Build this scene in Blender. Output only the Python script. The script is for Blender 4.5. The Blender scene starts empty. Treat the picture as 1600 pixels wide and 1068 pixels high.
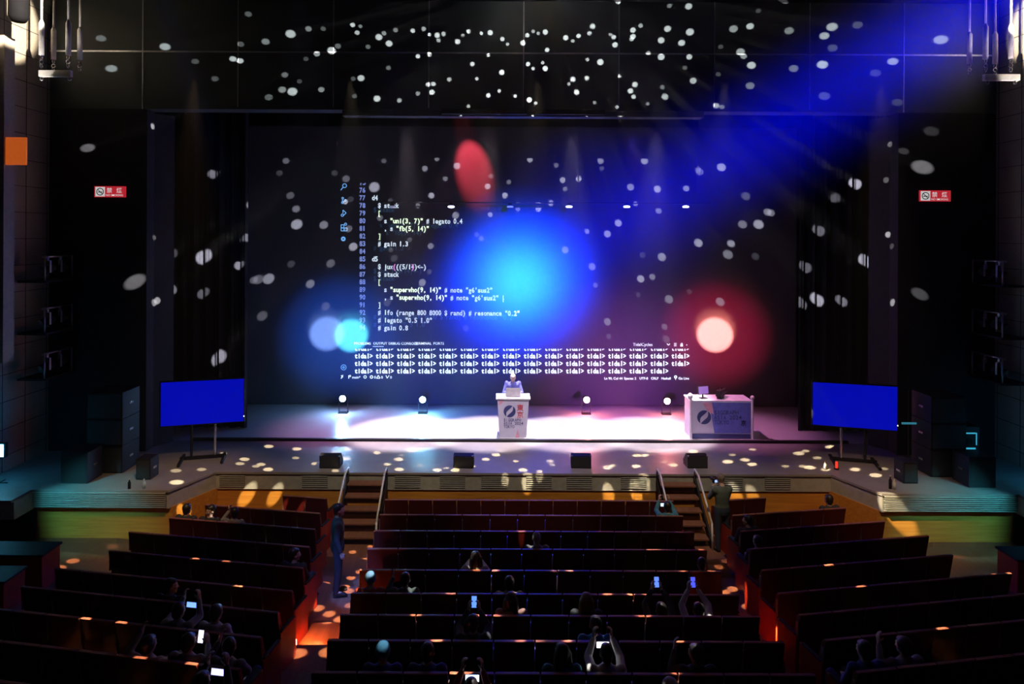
import bpy, bmesh, math, random
from mathutils import Vector, Matrix
R = random.Random(7)
PI = math.pi
C = bpy.context.scene.collection
SC = bpy.context.scene

# ---------------------------------------------------------------- camera, world, exposure
F = 1074.0; CX = 781.0; CY = 370.0; CAMX = -0.6; CAMZ = 6.98; ROLL = math.radians(0.28)
cam = bpy.data.objects.new('camera', bpy.data.cameras.new('camera')); C.objects.link(cam)
cam.data.sensor_width = 36; cam.data.lens = F/1600*36
cam.data.shift_x = (800-CX)/1600; cam.data.shift_y = (CY-534)/1600
cam.location = (CAMX, 0, CAMZ); cam.rotation_euler = (PI/2, -ROLL, 0)
cam.data.clip_end = 200
SC.camera = cam
w = bpy.data.worlds.new('world'); SC.world = w; w.use_nodes = True
w.node_tree.nodes['Background'].inputs[0].default_value = (.004, .004, .006, 1)
w.node_tree.nodes['Background'].inputs[1].default_value = 0.05
SC.view_settings.view_transform = 'Standard'; SC.view_settings.look = 'None'
SC.view_settings.exposure = 0; SC.view_settings.gamma = 1
SC.cycles.use_denoising = True
SC.cycles.max_bounces = 4; SC.cycles.diffuse_bounces = 2; SC.cycles.glossy_bounces = 2
SC.cycles.volume_bounces = 0; SC.cycles.transmission_bounces = 2; SC.cycles.transparent_max_bounces = 8
SC.cycles.caustics_reflective = False; SC.cycles.caustics_refractive = False
SC.cycles.volume_step_rate = 8

def P(px, py, Y):                       # the point of the place at depth Y seen at a photo pixel
    du, dv = px-CX, py-CY
    c, s = math.cos(ROLL), math.sin(ROLL)
    u, v = du*c+dv*s, -du*s+dv*c
    return Vector((CAMX+u*Y/F, Y, CAMZ-v*Y/F))
def PZ(px, py, z):                      # the same on a horizontal plane
    q = P(px, py, 1.0)-Vector((CAMX, 0, CAMZ))
    t = (z-CAMZ)/q.z
    return Vector((CAMX, 0, CAMZ))+q*t

# ---------------------------------------------------------------- lights
def spot(name, loc, to, L, size, col=(1, 1, 1), blend=.5, rad=.02, alb=.2, vol=1.0):
    """L: the radiance wanted on a surface of albedo alb at the target"""
    loc = Vector(loc); to = Vector(to); d = to-loc
    l = bpy.data.lights.new(name, 'SPOT')
    l.energy = L*PI/alb*4*PI*d.length_squared
    l.color = col; l.spot_size = max(size, .0175); l.spot_blend = blend; l.shadow_soft_size = rad
    o = bpy.data.objects.new(name, l); C.objects.link(o)
    o.location = loc; o.rotation_euler = d.to_track_quat('-Z', 'Y').to_euler()
    return o
def point(name, loc, watts, col, rad=.05):
    l = bpy.data.lights.new(name, 'POINT'); l.energy = watts; l.color = col; l.shadow_soft_size = rad
    o = bpy.data.objects.new(name, l); C.objects.link(o); o.location = loc
    return o
def area(name, loc, to, watts, col, sx, sy):
    l = bpy.data.lights.new(name, 'AREA'); l.energy = watts; l.color = col; l.shape = 'RECTANGLE'; l.size = sx; l.size_y = sy
    o = bpy.data.objects.new(name, l); C.objects.link(o); o.location = loc
    o.rotation_euler = (Vector(to)-Vector(loc)).to_track_quat('-Z', 'Y').to_euler()
    return o
YH, YS = 18.3, 23.4                     # header wall plane, screen plane
STAGE = 1.23
# stage wash: a line of overhead lamps behind the proscenium header
for x in (-3.3, -.9, 1.5, 3.9):
    spot('stage_wash', (x, 19.95, 10.2), (x, 20.2, STAGE), 1.6, math.radians(25), (1, .84, .95), .35, .2, .5)
spot('stage_wash_pink', (-1.5, 19.8, 10.2), (-4.6, 20.6, STAGE), .4, math.radians(34), (1, .35, .8), .9, .2, .5)
spot('stage_wash_pink', (3, 19.8, 10.2), (6.2, 20.6, STAGE), .4, math.radians(32), (1, .3, .7), .9, .2, .5)
spot('stage_wash_violet', (-3, 15.5, 12.2), (-1.5, 18.4, STAGE), .045, math.radians(52), (.62, .48, 1), 1, .3, .4)
spot('stage_wash_violet', (3, 15.5, 12.2), (2.2, 18.4, STAGE), .045, math.radians(52), (.66, .45, .95), 1, .3, .4)
# colour on the backdrop
spot('backdrop_violet', (3, 17.4, 2.2), (3.4, YS, 2.6), .17, math.radians(60), (.62, .10, .85), 1, .2, .07)
spot('backdrop_blue', (-3, 17.4, 2.2), (-2.6, YS, 2.9), .14, math.radians(66), (.01, .10, 1), 1, .2, .07)
spot('backdrop_deep_blue', (3, 17.9, 9.6), (2.6, YS, 7.2), .09, math.radians(78), (.0, .01, 1), 1, .2, .07)
# the big blue beam through the haze and its pool
B0 = (7.2, 2.0, 11.6)
def soft_profile(o, r0, wide, wr):
    """a soft bell across the beam plus a faint wide skirt (angles in radians)"""
    ax = (o.rotation_euler.to_matrix() @ Vector((0, 0, -1))).normalized(); l = o.data
    l.use_nodes = True; n = l.node_tree; em = [k for k in n.nodes if k.type == 'EMISSION'][0]
    ge = n.nodes.new('ShaderNodeNewGeometry'); di = n.nodes.new('ShaderNodeVectorMath'); di.operation = 'DISTANCE'; di.inputs[1].default_value = ax
    n.links.new(ge.outputs['Incoming'], di.inputs[0])
    def M(op, a, b=None):
        k = n.nodes.new('ShaderNodeMath'); k.operation = op
        for q, v in enumerate((a, b)):
            if v is None: continue
            if isinstance(v, (int, float)): k.inputs[q].default_value = v
            else: n.links.new(v, k.inputs[q])
        return k.outputs[0]
    x = M('DIVIDE', di.outputs['Value'], r0); g = M('EXPONENT', M('MULTIPLY', M('MULTIPLY', x, x), -1.0))
    mr = n.nodes.new('ShaderNodeMapRange'); mr.interpolation_type = 'SMOOTHSTEP'; mr.inputs['From Min'].default_value = wr*.45; mr.inputs['From Max'].default_value = wr
    mr.inputs['To Min'].default_value = wide; mr.inputs['To Max'].default_value = 0; n.links.new(di.outputs['Value'], mr.inputs['Value'])
    n.links.new(M('ADD', g, mr.outputs['Result']), em.inputs['Strength'])
dB = (Vector(B0)-P(818, 440, YS)).length
pxw = YS/F/dB
soft_profile(spot('blue_beam', B0, P(815, 440, YS), 11, math.radians(16), (.0, .003, 1), 0, .05, .07), 62*pxw, .07, 135*pxw)
B1 = P(812, 440, -2)+Vector((0, 0, .12))
soft_profile(spot('cyan_core', B1, P(812, 440, YS), .85, math.radians(14), (.06, 1, .9), 0, .05, .07), 58*YS/F/25.4, .0, 100*YS/F/25.4)
# smaller pools
spot('red_beam', (-2.2, 21.5, 12.2), P(738, 258, YS), 1.3, math.radians(23), (1, .07, .09), .75, .03, .07)
spot('red_pool', P(1117, 523, -2)+Vector((0, 0, .12)), P(1117, 523, YS), 2.6, math.radians(2.7), (1, .30, .22), .35, .03, .07)
spot('red_pool_halo', P(1117, 523, -2)+Vector((0, 0, .12)), P(1117, 523, YS), .22, math.radians(8.5), (1, .02, .10), 1, .03, .07)
spot('lilac_pool', P(511, 521, -2)+Vector((0, 0, .12)), P(511, 521, YS), .75, math.radians(2.8), (.3, .5, 1), .5, .03, .07)
spot('cyan_pool', P(549, 524, -2)+Vector((0, 0, .12)), P(549, 524, YS), 1.3, math.radians(2.7), (.12, .8, 1), .5, .03, .07)
spot('cyan_pool_halo', P(535, 525, -2)+Vector((0, 0, .12)), P(535, 525, YS), .22, math.radians(10), (.01, .14, 1), 1, .03, .07)
# house: side wall lamps, header glow, orange on the stage front, cyan sides
for s in (-1, 1):
    spot('side_wall_lamp', (s*8.5, 13.0, 12.9), (s*12.5, 16.1, 12.35), 3.6, math.radians(25), (1, .86, .68), .25, .05, .3)
    spot('rod_fill', (s*11.95, 15.6, 9.6), (s*11.05, 16.6, 12.0), .9, math.radians(30), (1, .9, .78), .5, .05, 1.1)  # added lamp without a fixture, only to brighten the hoist rods
    spot('cyan_side_light', (s*11.2, 13.4, 3.2), (s*9.8, 15.5, .7), .30, math.radians(44), (.12, .85, 1), .8, .05, .4)
    spot('cyan_side_glow', (s*11.7, 15.0, 2.0), (s*12.3, 16.6, 2.0), .05, math.radians(100), (.02, .45, 1), 1, .05, .3)
    spot('orange_front_light', (s*5.5, 11.0, 9.5), (s*8.0, 16.0, .6), .15, math.radians(30), (1, .62, .32), .9, .05, .4)
    spot('orange_front_light', (s*3, 11.0, 9.5), (s*4.0, 16.8, .6), .11, math.radians(30), (1, .8, .5), .9, .05, .4)
spot('header_glow', (-.3, 16.9, 13.0), (-.3, YH, 12.95), .02, math.radians(110), (.9, 1, .95), 1, .1, .2)
spot('aisle_teal', (-9, 12.4, 6.5), (-3.8, 13.0, 1.4), .014, math.radians(8), (.04, .5, 1), .6, .05, .05)
spot('aisle_blue', (-4.4, 6.0, 11.5), PZ(563, 925, .2), .30, math.radians(5), (.06, .2, 1), .35, .05, .2)
spot('aisle_violet', (-3.4, 9.0, 11.5), (-3.5, 13.4, .2), .035, math.radians(14), (.5, .4, 1), .7, .05, .2)
spot('seat_fill', (0, 15.5, 12.5), (0, 11.5, .8), .003, math.radians(130), (1, .45, .35), 1, .5, .2)

spot('orange_front_light', (0, 11.0, 9.5), (0, 16.8, .6), .11, math.radians(34), (1, .8, .5), .9, .05, .4)
spot('lectern_key', (-.2, 10, 12.4), (-.2, 19.7, 2.1), .42, math.radians(10), (.95, .8, 1), .9, .05, .6)
spot('table_key', (3.5, 10, 12.4), (5.5, 19.7, 1.9), .16, math.radians(12), (.8, .6, 1), .9, .05, .6)
# mirror-ball reflections: one narrow beam per facet, all thrown from the ball over the stalls
BALL = Vector((0, 10.5, 10.95))
FACETS = {}
def facet(to, b, r, Y, warm=0, alb=.2):
    d = Vector(to)-BALL
    FACETS.setdefault(warm, []).append((d.normalized(), (r*Y/F)/d.length, b*PI/alb*4*PI*d.length_squared))
def throw_facets():
    """neighbouring facets share one lamp at the ball; its light nodes let through one small round beam per facet"""
    for warm, fl in FACETS.items():
        colr = (1, .97, .95) if not warm else (1, .80, .48) if warm == 1 else (1, .62, .34)
        fl.sort(key=lambda q: q[0].z); nb = max(1, round(math.sqrt(len(fl)/22))); per = math.ceil(len(fl)/nb)
        for a in range(0, len(fl), per):
            band = sorted(fl[a:a+per], key=lambda q: math.atan2(q[0].x, q[0].y))
            for c in range(0, len(band), 22):
                ch = band[c:c+22]
                ax = sum((q[0] for q in ch), Vector()).normalized()
                half = max(ax.angle(q[0])+q[1]*1.3 for q in ch)
                e0 = max(q[2] for q in ch)
                l = bpy.data.lights.new('mirror_ball_facets', 'SPOT'); l.color = colr; l.energy = e0
                l.spot_size = min(PI, 2*half+.02); l.spot_blend = 0; l.shadow_soft_size = .004
                o = bpy.data.objects.new('mirror_ball_facets', l); C.objects.link(o); o.location = BALL
                o.rotation_euler = ax.to_track_quat('-Z', 'Y').to_euler()
                l.use_nodes = True; n = l.node_tree; em = [k for k in n.nodes if k.type == 'EMISSION'][0]
                ge = n.nodes.new('ShaderNodeNewGeometry'); last = None
                for dv, ar, e in ch:
                    di = n.nodes.new('ShaderNodeVectorMath'); di.operation = 'DISTANCE'; di.inputs[1].default_value = dv
                    n.links.new(ge.outputs['Incoming'], di.inputs[0])
                    mr = n.nodes.new('ShaderNodeMapRange'); mr.interpolation_type = 'SMOOTHSTEP'
                    mr.inputs['From Min'].default_value = ar*.72; mr.inputs['From Max'].default_value = ar*1.15
                    mr.inputs['To Min'].default_value = e/e0; mr.inputs['To Max'].default_value = 0
                    n.links.new(di.outputs['Value'], mr.inputs['Value'])
                    if last is None: last = mr.outputs['Result']
                    else:
                        ad = n.nodes.new('ShaderNodeMath'); ad.operation = 'ADD'
                        n.links.new(last, ad.inputs[0]); n.links.new(mr.outputs['Result'], ad.inputs[1]); last = ad.outputs[0]
                n.links.new(last, em.inputs['Strength'])
H_DOTS = """158,60,.35,7 174,107,.7,8 258,73,.8,8 364,92,.95,6 375,95,.95,6 388,22,.2,6 305,96,.15,6 376,69,.15,6 336,123,.15,6
415,65,.4,7 454,53,.9,9 482,45,.35,6 505,45,.15,5 445,117,.25,6 441,140,.4,7 457,143,.9,9 420,152,.2,7 468,127,.1,5 502,140,.4,6 495,84,.5,6 518,79,.9,8
528,72,.2,6 478,92,.1,5 551,39,.9,5 563,41,.3,4 558,51,.7,5 554,150,.15,5 564,122,.8,7 552,123,.12,5 592,58,.9,7 600,52,.4,5 608,68,.9,7 618,47,.3,5
575,73,.2,5 607,106,.2,5 589,154,.9,7 624,157,.5,5 645,48,.9,5 662,45,.5,5 653,88,.9,5 671,85,.6,5 671,54,.7,4 683,55,.9,6 693,53,.6,5 685,63,.5,5
653,146,.3,5 669,132,.7,5 677,131,.7,5 675,144,.9,6 702,124,.5,5 715,65,.95,6 723,55,.4,4 732,49,.9,5 752,52,.8,4 766,51,.95,6 763,86,.8,4 738,100,.8,5
745,123,.6,4 763,149,.8,5 780,142,.6,4 784,113,.95,6 785,61,.8,5 793,69,.6,4 732,166,.4,4 824,55,.9,5 833,49,.5,4 841,52,.5,4 852,50,.95,6 817,67,.9,6
855,78,.9,5 884,59,.95,6 895,64,.6,4 904,56,.95,5 921,52,.8,5 926,41,.95,6 954,54,.5,4 959,58,.9,5 961,70,.95,6 966,2,.9,6 989,47,.95,6 989,57,.95,6
987,61,.7,5 1001,40,.5,5 1043,45,.9,7 1076,10,.8,7 1046,9,.3,5 1078,50,.9,8 1033,63,.9,7 1065,67,.9,7 1033,89,.9,7 1013,83,.4,5 1077,89,.8,6 825,100,.9,5
833,107,.7,4 852,107,.95,6 848,98,.6,4 895,124,.95,6 889,131,.4,4 917,122,.9,5 901,144,.95,6 918,93,.6,4 938,97,.95,7 968,119,.5,4 992,132,.9,6
985,142,.95,6 990,151,.8,5 1035,136,.25,5 1039,151,.7,7 1070,106,.15,5 1083,126,.7,7 827,156,.95,6 805,150,.7,4 837,161,.6,4 929,160,.3,4
964,167,.5,4 1012,162,.3,4 1146,45,.5,8 1172,41,.9,7 1126,73,.1,5 1157,81,.6,8 1162,88,.5,6 1174,102,.95,8 1122,116,.1,5 1172,134,.3,8 1119,165,.7,6
1128,167,.3,5 1185,17,.1,5 1233,48,.4,8 1300,42,.85,9 1288,56,.8,8 1340,39,.15,8 1301,75,.15,8 1285,101,.95,9 1240,107,.3,8 1395,96,.8,8 1368,114,.1,8
1288,150,.15,9 1470,62,.85,10 1228,0,.4,8 1402,160,.1,8 137,231,.35,9 1495,205,.0,8"""
S_DOTS = """447,251,.3,6 600,251,.2,5 683,248,.4,5 664,263,.5,6 714,259,.85,7 828,249,.7,6 869,258,.3,5 938,251,.6,6 1007,251,.8,7 1127,261,.9,8 1091,265,.3,6
940,263,.15,5 437,270,.1,6 523,270,.1,6 541,279,.3,7 585,292,.85,10 454,305,.25,7 463,326,.4,7 464,350,.9,10 506,351,.5,8 540,315,.95,5 548,311,.1,6
674,305,.8,6 653,321,.4,5 696,279,.4,5 610,313,.12,5 594,340,.3,6 712,336,.6,7 766,335,.7,5 762,291,.9,6 767,275,.3,5 789,305,.8,6 795,284,.3,5 545,357,.3,7
552,385,.85,8 517,411,.3,8 616,403,.12,7 673,384,.5,6 640,374,.2,5 752,372,.3,5 745,366,.2,5 611,390,.15,5 455,412,.12,7 420,435,.7,10 485,443,.5,8
660,441,.6,7 671,424,.15,5 509,478,.2,8 410,493,.25,9 404,436,.3,9 605,472,.15,7 728,512,.12,6 879,281,.8,6 904,279,.9,6 883,295,.4,5 861,317,.6,6
841,326,.8,6 809,326,.4,5 985,292,.6,7 1027,295,.9,7 1072,294,.6,6 993,318,.5,5 1029,329,.5,6 1093,268,.4,7 1165,306,.25,8 1199,331,.6,7 966,348,.8,7
949,365,.7,7 917,361,.6,5 1091,379,.9,8 1142,380,.8,7 1137,397,.5,9 1160,350,.5,8 1185,350,.95,9 883,390,.5,7 1034,401,.7,8 925,416,.5,7 1004,398,.1,6
930,445,.3,5 1001,435,.9,7 1019,432,.5,6 1045,467,.5,8 1125,471,.5,8 949,502,.5,7 951,525,.2,5 1038,510,.3,6 1041,529,.2,7 997,460,.12,5 1077,455,.1,5
1180,400,.1,7 1204,332,.5,7 391,320,.4,8 385,372,.4,8 373,414,.6,8 317,458,.25,9 397,437,.3,7 318,401,.9,13 268,454,.35,9 332,272,.35,9 343,558,.7,12
1337,287,.95,10 1305,309,.2,10 1280,360,.3,10 1352,407,.9,11 1259,417,.25,10 1250,473,.3,10 1277,468,.9,11 1315,470,.4,9 490,640,.0,8 270,396,.12,9"""
W_DOTS = """211,440,.8,14 1437,459,.35,11 1441,261,.85,14 1455,205,.15,10 1412,236,.2,7 137,231,.3,9"""
R_DOTS = """242,196,.9,7 248,466,.6,8 257,460,.7,8 248,366,.2,6 1379,360,.8,7 1374,275,.2,7 1393,471,.8,8 1390,382,.15,7 1384,222,.25,7"""
A_DOTS = """275,735,.4,9 276,753,.95,11 315,733,.4,8 382,717,.7,9 375,724,.5,8 349,708,.4,7 420,697,.8,9 464,701,.8,9 543,701,.8,9 524,706,.5,8 520,712,.6,7
589,707,.7,8 462,715,.4,7 541,716,.7,9 408,725,.6,8 419,733,.8,9 400,728,.4,7 493,724,.6,8 524,735,.5,7 605,725,.7,7 623,717,.8,9 627,711,.4,6 643,703,.9,10
624,733,.8,9 656,727,.7,7 683,734,.9,9 697,731,.4,6 711,734,.9,9 741,728,.5,4 759,717,.8,8 775,710,.9,9 782,704,.3,7 806,720,.7,6 817,734,.9,9
859,720,.8,8 862,726,.6,7 843,736,.7,6 899,707,.5,7 892,711,.5,5 909,710,.8,9 949,730,.9,9 957,727,.5,7 994,728,.9,9 995,711,.8,9 1008,711,.8,8
1014,705,.3,6 1038,721,.6,6 1052,726,.8,9 1083,705,.9,10 1137,721,.9,10 1164,718,.8,9 1175,725,.9,9 1144,710,.4,7 1176,702,.5,7 1248,708,.8,10
1259,704,.5,7 1298,698,.9,10 1277,715,.4,8 1227,728,.4,7 1265,730,.95,10 1254,728,.5,7 1290,733,.8,8 1336,733,.9,9 1368,742,.9,10 1381,732,.4,7"""
F_DOTS = """389,768,.9,10 432,768,.8,9 824,750,.9,9 789,748,.7,6 843,742,.6,6 950,768,.9,9 993,764,.9,9 1007,750,.7,8 1148,768,.7,9 1175,771,.6,9"""
X_DOTS = """1400,800,.9,17 296,775,.6,7 320,757,.6,7 1240,770,.5,7"""       # on the angled and far fronts
G_DOTS = """583,842,.9,8 555,850,.8,8 575,862,.8,9 565,883,.7,9 550,897,.9,9 541,911,.95,9 547,917,.8,10 510,905,.8,9 546,944,.6,9 498,948,.9,11 515,957,.9,11
532,966,.95,12 510,975,.7,11 491,1014,.8,14 520,1013,.9,12 457,1044,.9,14 506,1042,.9,15 118,871,.8,11 95,882,.8,13 68,862,.5,11 182,845,.4,11 88,922,.5,9
1120,876,.95,10 1130,867,.6,8 1143,914,.9,10 1132,919,.9,9 1173,930,.8,11 1168,946,.8,11 1191,981,.8,12 1228,1034,.7,12 1293,1060,.5,12 1493,862,.3,12 690,842,.0,8"""
def dots(s): return [tuple(float(v) for v in q.split(',')) for q in s.split()]
for x, y, b, r in dots(H_DOTS):
    if b: facet(P(x, y, YH), b*.85, r*.70, YH, 0, .075)
for x, y, b, r in dots(S_DOTS):
    Yt = YS if 395 < x < 1225 else 20.6
    if b: facet(P(x, y, Yt), b*.52, r*.78, Yt, 0, .07 if Yt > 22 else .03)
for x, y, b, r in dots(W_DOTS): facet(P(x, y, YH), b*.25, r*.75, YH, 0, .03)
for x, y, b, r in dots(R_DOTS): facet(P(x, y, 18.5), b*.5, r*.65, 18.5, 0, .03)
for x, y, b, r in dots(A_DOTS): facet(PZ(x, y, STAGE), b*2.6, r*.8, 17, 1, .4)
for x, y, b, r in dots(F_DOTS): facet(P(x, y, 16.75), b*1.5, r, 16.75, 1, .4)
for x, y, b, r in dots(X_DOTS): facet(P(x, y, 15.6), b*1.5, r, 15.6, 1, .4)
for x, y, b, r in dots(G_DOTS):
    if b: facet(PZ(x, y, .25), b*.9, r*.8, 13, 2, .2)
# dots on the left and right side walls and on the tops of seat rows
ROWH = [6.03, 5.99, 5.93, 5.86, 5.80, 5.715, 5.54, 5.354, 5.18, 5.0]
ROWY = [15.8-.95*i for i in range(10)]
TOPS = [CAMZ-h for h in ROWH]
FLO = [t-.95 for t in TOPS]
T_DOTS = """4,773,889,.9 4,867,889,.8 4,890,889,.8 3,1015,856,.8 3,1095,856,.8 4,1065,889,.8 4,1110,889,.8 5,948,926,.7 5,985,926,.7 5,705,925,.7 6,1010,959,.9
6,650,959,.6 7,683,998,.9 7,886,998,.9 7,1060,998,.8 8,711,1047,.7 8,1055,1047,.5 4,352,878,.3 4,303,874,.6 3,424,821,.6 5,371,917,.9 7,130,968,.8
7,187,974,.6 4,1295,882,.8 5,1347,917,.6 7,1475,983,.6 5,1547,893,.9 5,1580,894,.9 1,450,775,.6 1,478,777,.6 6,752,960,.5 2,815,829,.4 8,730,1047,.4 7,813,998,.5
8,300,1037,.6 8,218,1028,.4 6,1000,959,.4 5,1008,925,.4 3,1025,856,.5 0,640,803,.3 4,745,889,.3 7,842,998,.3 6,776,959,.3"""
for row, x, y, b in dots(T_DOTS): facet(PZ(x, y, TOPS[int(row)]), b*2.2, 7, 12, 2, .2)

P_DOTS = """7,325,978,.6,14 6,1105,952,.8,9 8,915,1040,.7,10 5,577,900,.55,8 4,737,868,.5,7 6,897,938,.7,7 5,803,922,.7,6 6,815,945,.5,7 8,598,1008,.3,11 7,935,985,.4,10
8,398,1012,.8,6 2,333,803,.4,5 5,642,922,.5,8 3,828,848,.4,7 6,1037,945,.6,6 9,1030,1062,.3,10 9,745,1055,.7,8 8,1088,1028,.5,7 6,243,912,.4,6 7,765,990,.7,6 8,240,1025,.4,8"""
for row, x, y, b, r in dots(P_DOTS):
    yy = ROWY[int(row)]+(.15 if 480 < x < 1190 else .60); facet(P(x, y, yy), b*1.1, r*.8, yy, 0, .3)
throw_facets()

# ---------------------------------------------------------------- materials
MATS = {}
def mat(name, col, rough=.6, metal=0, var=.12, scale=8, bump=0, emit=None, spec=.5):
    if name in MATS: return MATS[name]
    m = bpy.data.materials.new(name); m.use_nodes = True; n = m.node_tree; b = n.nodes['Principled BSDF']
    b.inputs['Roughness'].default_value = rough; b.inputs['Metallic'].default_value = metal
    b.inputs['Specular IOR Level'].default_value = spec
    tc = n.nodes.new('ShaderNodeTexCoord'); no = n.nodes.new('ShaderNodeTexNoise'); no.inputs['Scale'].default_value = scale
    no.inputs['Detail'].default_value = 3
    n.links.new(tc.outputs['Object'], no.inputs['Vector'])
    cr = n.nodes.new('ShaderNodeValToRGB')
    cr.color_ramp.elements[0].position = .3; cr.color_ramp.elements[1].position = .7
    cr.color_ramp.elements[0].color = (*[c*(1-var) for c in col], 1); cr.color_ramp.elements[1].color = (*[min(1, c*(1+var)) for c in col], 1)
    n.links.new(no.outputs['Fac'], cr.inputs[0]); n.links.new(cr.outputs[0], b.inputs['Base Color'])
    if bump:
        bu = n.nodes.new('ShaderNodeBump'); bu.inputs['Strength'].default_value = bump
        n.links.new(no.outputs['Fac'], bu.inputs['Height']); n.links.new(bu.outputs[0], b.inputs['Normal'])
    if emit:
        b.inputs['Emission Color'].default_value = (*emit[0], 1); b.inputs['Emission Strength'].default_value = emit[1]
    MATS[name] = m
    return m
def wood_mat(name, c1, c2, rough=.35, axis='X', scale=3.0):
    m = mat(name, c1, rough); n = m.node_tree
    tc = n.nodes.new('ShaderNodeTexCoord'); mp = n.nodes.new('ShaderNodeMapping')
    mp.inputs['Scale'].default_value = (.4, 6, 6) if axis == 'X' else (6, .4, 6)
    wv = n.nodes.new('ShaderNodeTexNoise'); wv.inputs['Scale'].default_value = scale; wv.inputs['Detail'].default_value = 5
    cr = n.nodes.new('ShaderNodeValToRGB'); cr.color_ramp.elements[0].color = (*c1, 1); cr.color_ramp.elements[1].color = (*c2, 1)
    cr.color_ramp.elements[0].position = .35; cr.color_ramp.elements[1].position = .65
    n.links.new(tc.outputs['Object'], mp.inputs[0]); n.links.new(mp.outputs[0], wv.inputs['Vector'])
    n.links.new(wv.outputs['Fac'], cr.inputs[0]); n.links.new(cr.outputs[0], n.nodes['Principled BSDF'].inputs['Base Color'])
    return m
M_header = mat('header_panel', (.052, .062, .063), .5, var=.06, scale=2, spec=.2)
M_joint = mat('joint_strip', (.45, .47, .47), .3, .6)
M_black = mat('black_wall', (.03, .03, .033), .9, spec=.15)
M_curt = mat('black_curtain', (.028, .028, .035), 1, spec=0, bump=.2, scale=30)
M_screen = mat('screen_cloth', (.050, .052, .066), 1, var=.04, spec=0)
M_stage = mat('stage_floor', (.46, .45, .47), .28, var=.05, scale=3)
M_apron = mat('apron_floor', (.28, .265, .255), .45, var=.08, scale=3)
M_lat = mat('lattice_paint', (.38, .38, .36), .5)
M_latd = mat('lattice_shadow_gap', (.05, .05, .05), .8)
M_wood = wood_mat('front_wood', (.50, .20, .03), (.62, .28, .05), .35)
M_floor = wood_mat('floor_wood', (.20, .085, .05), (.27, .12, .07), .32, 'Y')
M_side = wood_mat('side_wall_wood', (.28, .25, .20), (.33, .29, .23), .55)
M_seat = mat('seat_fabric', (.22, .016, .014), .8, bump=.15, scale=60)
M_seatback = mat('seat_back_shell', (.075, .007, .006), .4)
M_trim = mat('seat_top_trim', (.26, .10, .07), .4)
M_metal = mat('seat_bracket_metal', (.45, .45, .45), .3, .9)
M_panel = mat('aisle_panel_vinyl', (.42, .03, .015), .4)
M_chrome = mat('chrome', (.7, .7, .7), .25, .9)
M_paintw = mat('white_enamel', (.75, .73, .70), .35)
M_dark = mat('black_plastic', (.014, .014, .017), .5, spec=.25)
M_grille = mat('speaker_grille', (.025, .025, .03), .6, bump=.4, scale=200)
M_text = mat('projected_text', (.1, .1, .1), .6, emit=((.72, .85, 1), 1.5))
M_num = mat('projected_numbers', (.1, .1, .1), .6, emit=((.22, .30, .75), 1.4))
M_green = mat('projected_green_text', (.1, .1, .1), .6, emit=((.72, .9, .6), 1.4))
M_blueicon = mat('projected_icons', (.1, .1, .1), .6, emit=((.16, .42, .85), 1.0))
M_ghost = mat('projected_ghost_text', (.05, .05, .05), .6, emit=((.01, .045, .10), 1.0))
M_pinkp = mat('projected_pink_bracket', (.1, .1, .1), .6, emit=((.8, .25, .8), .9))

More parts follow.
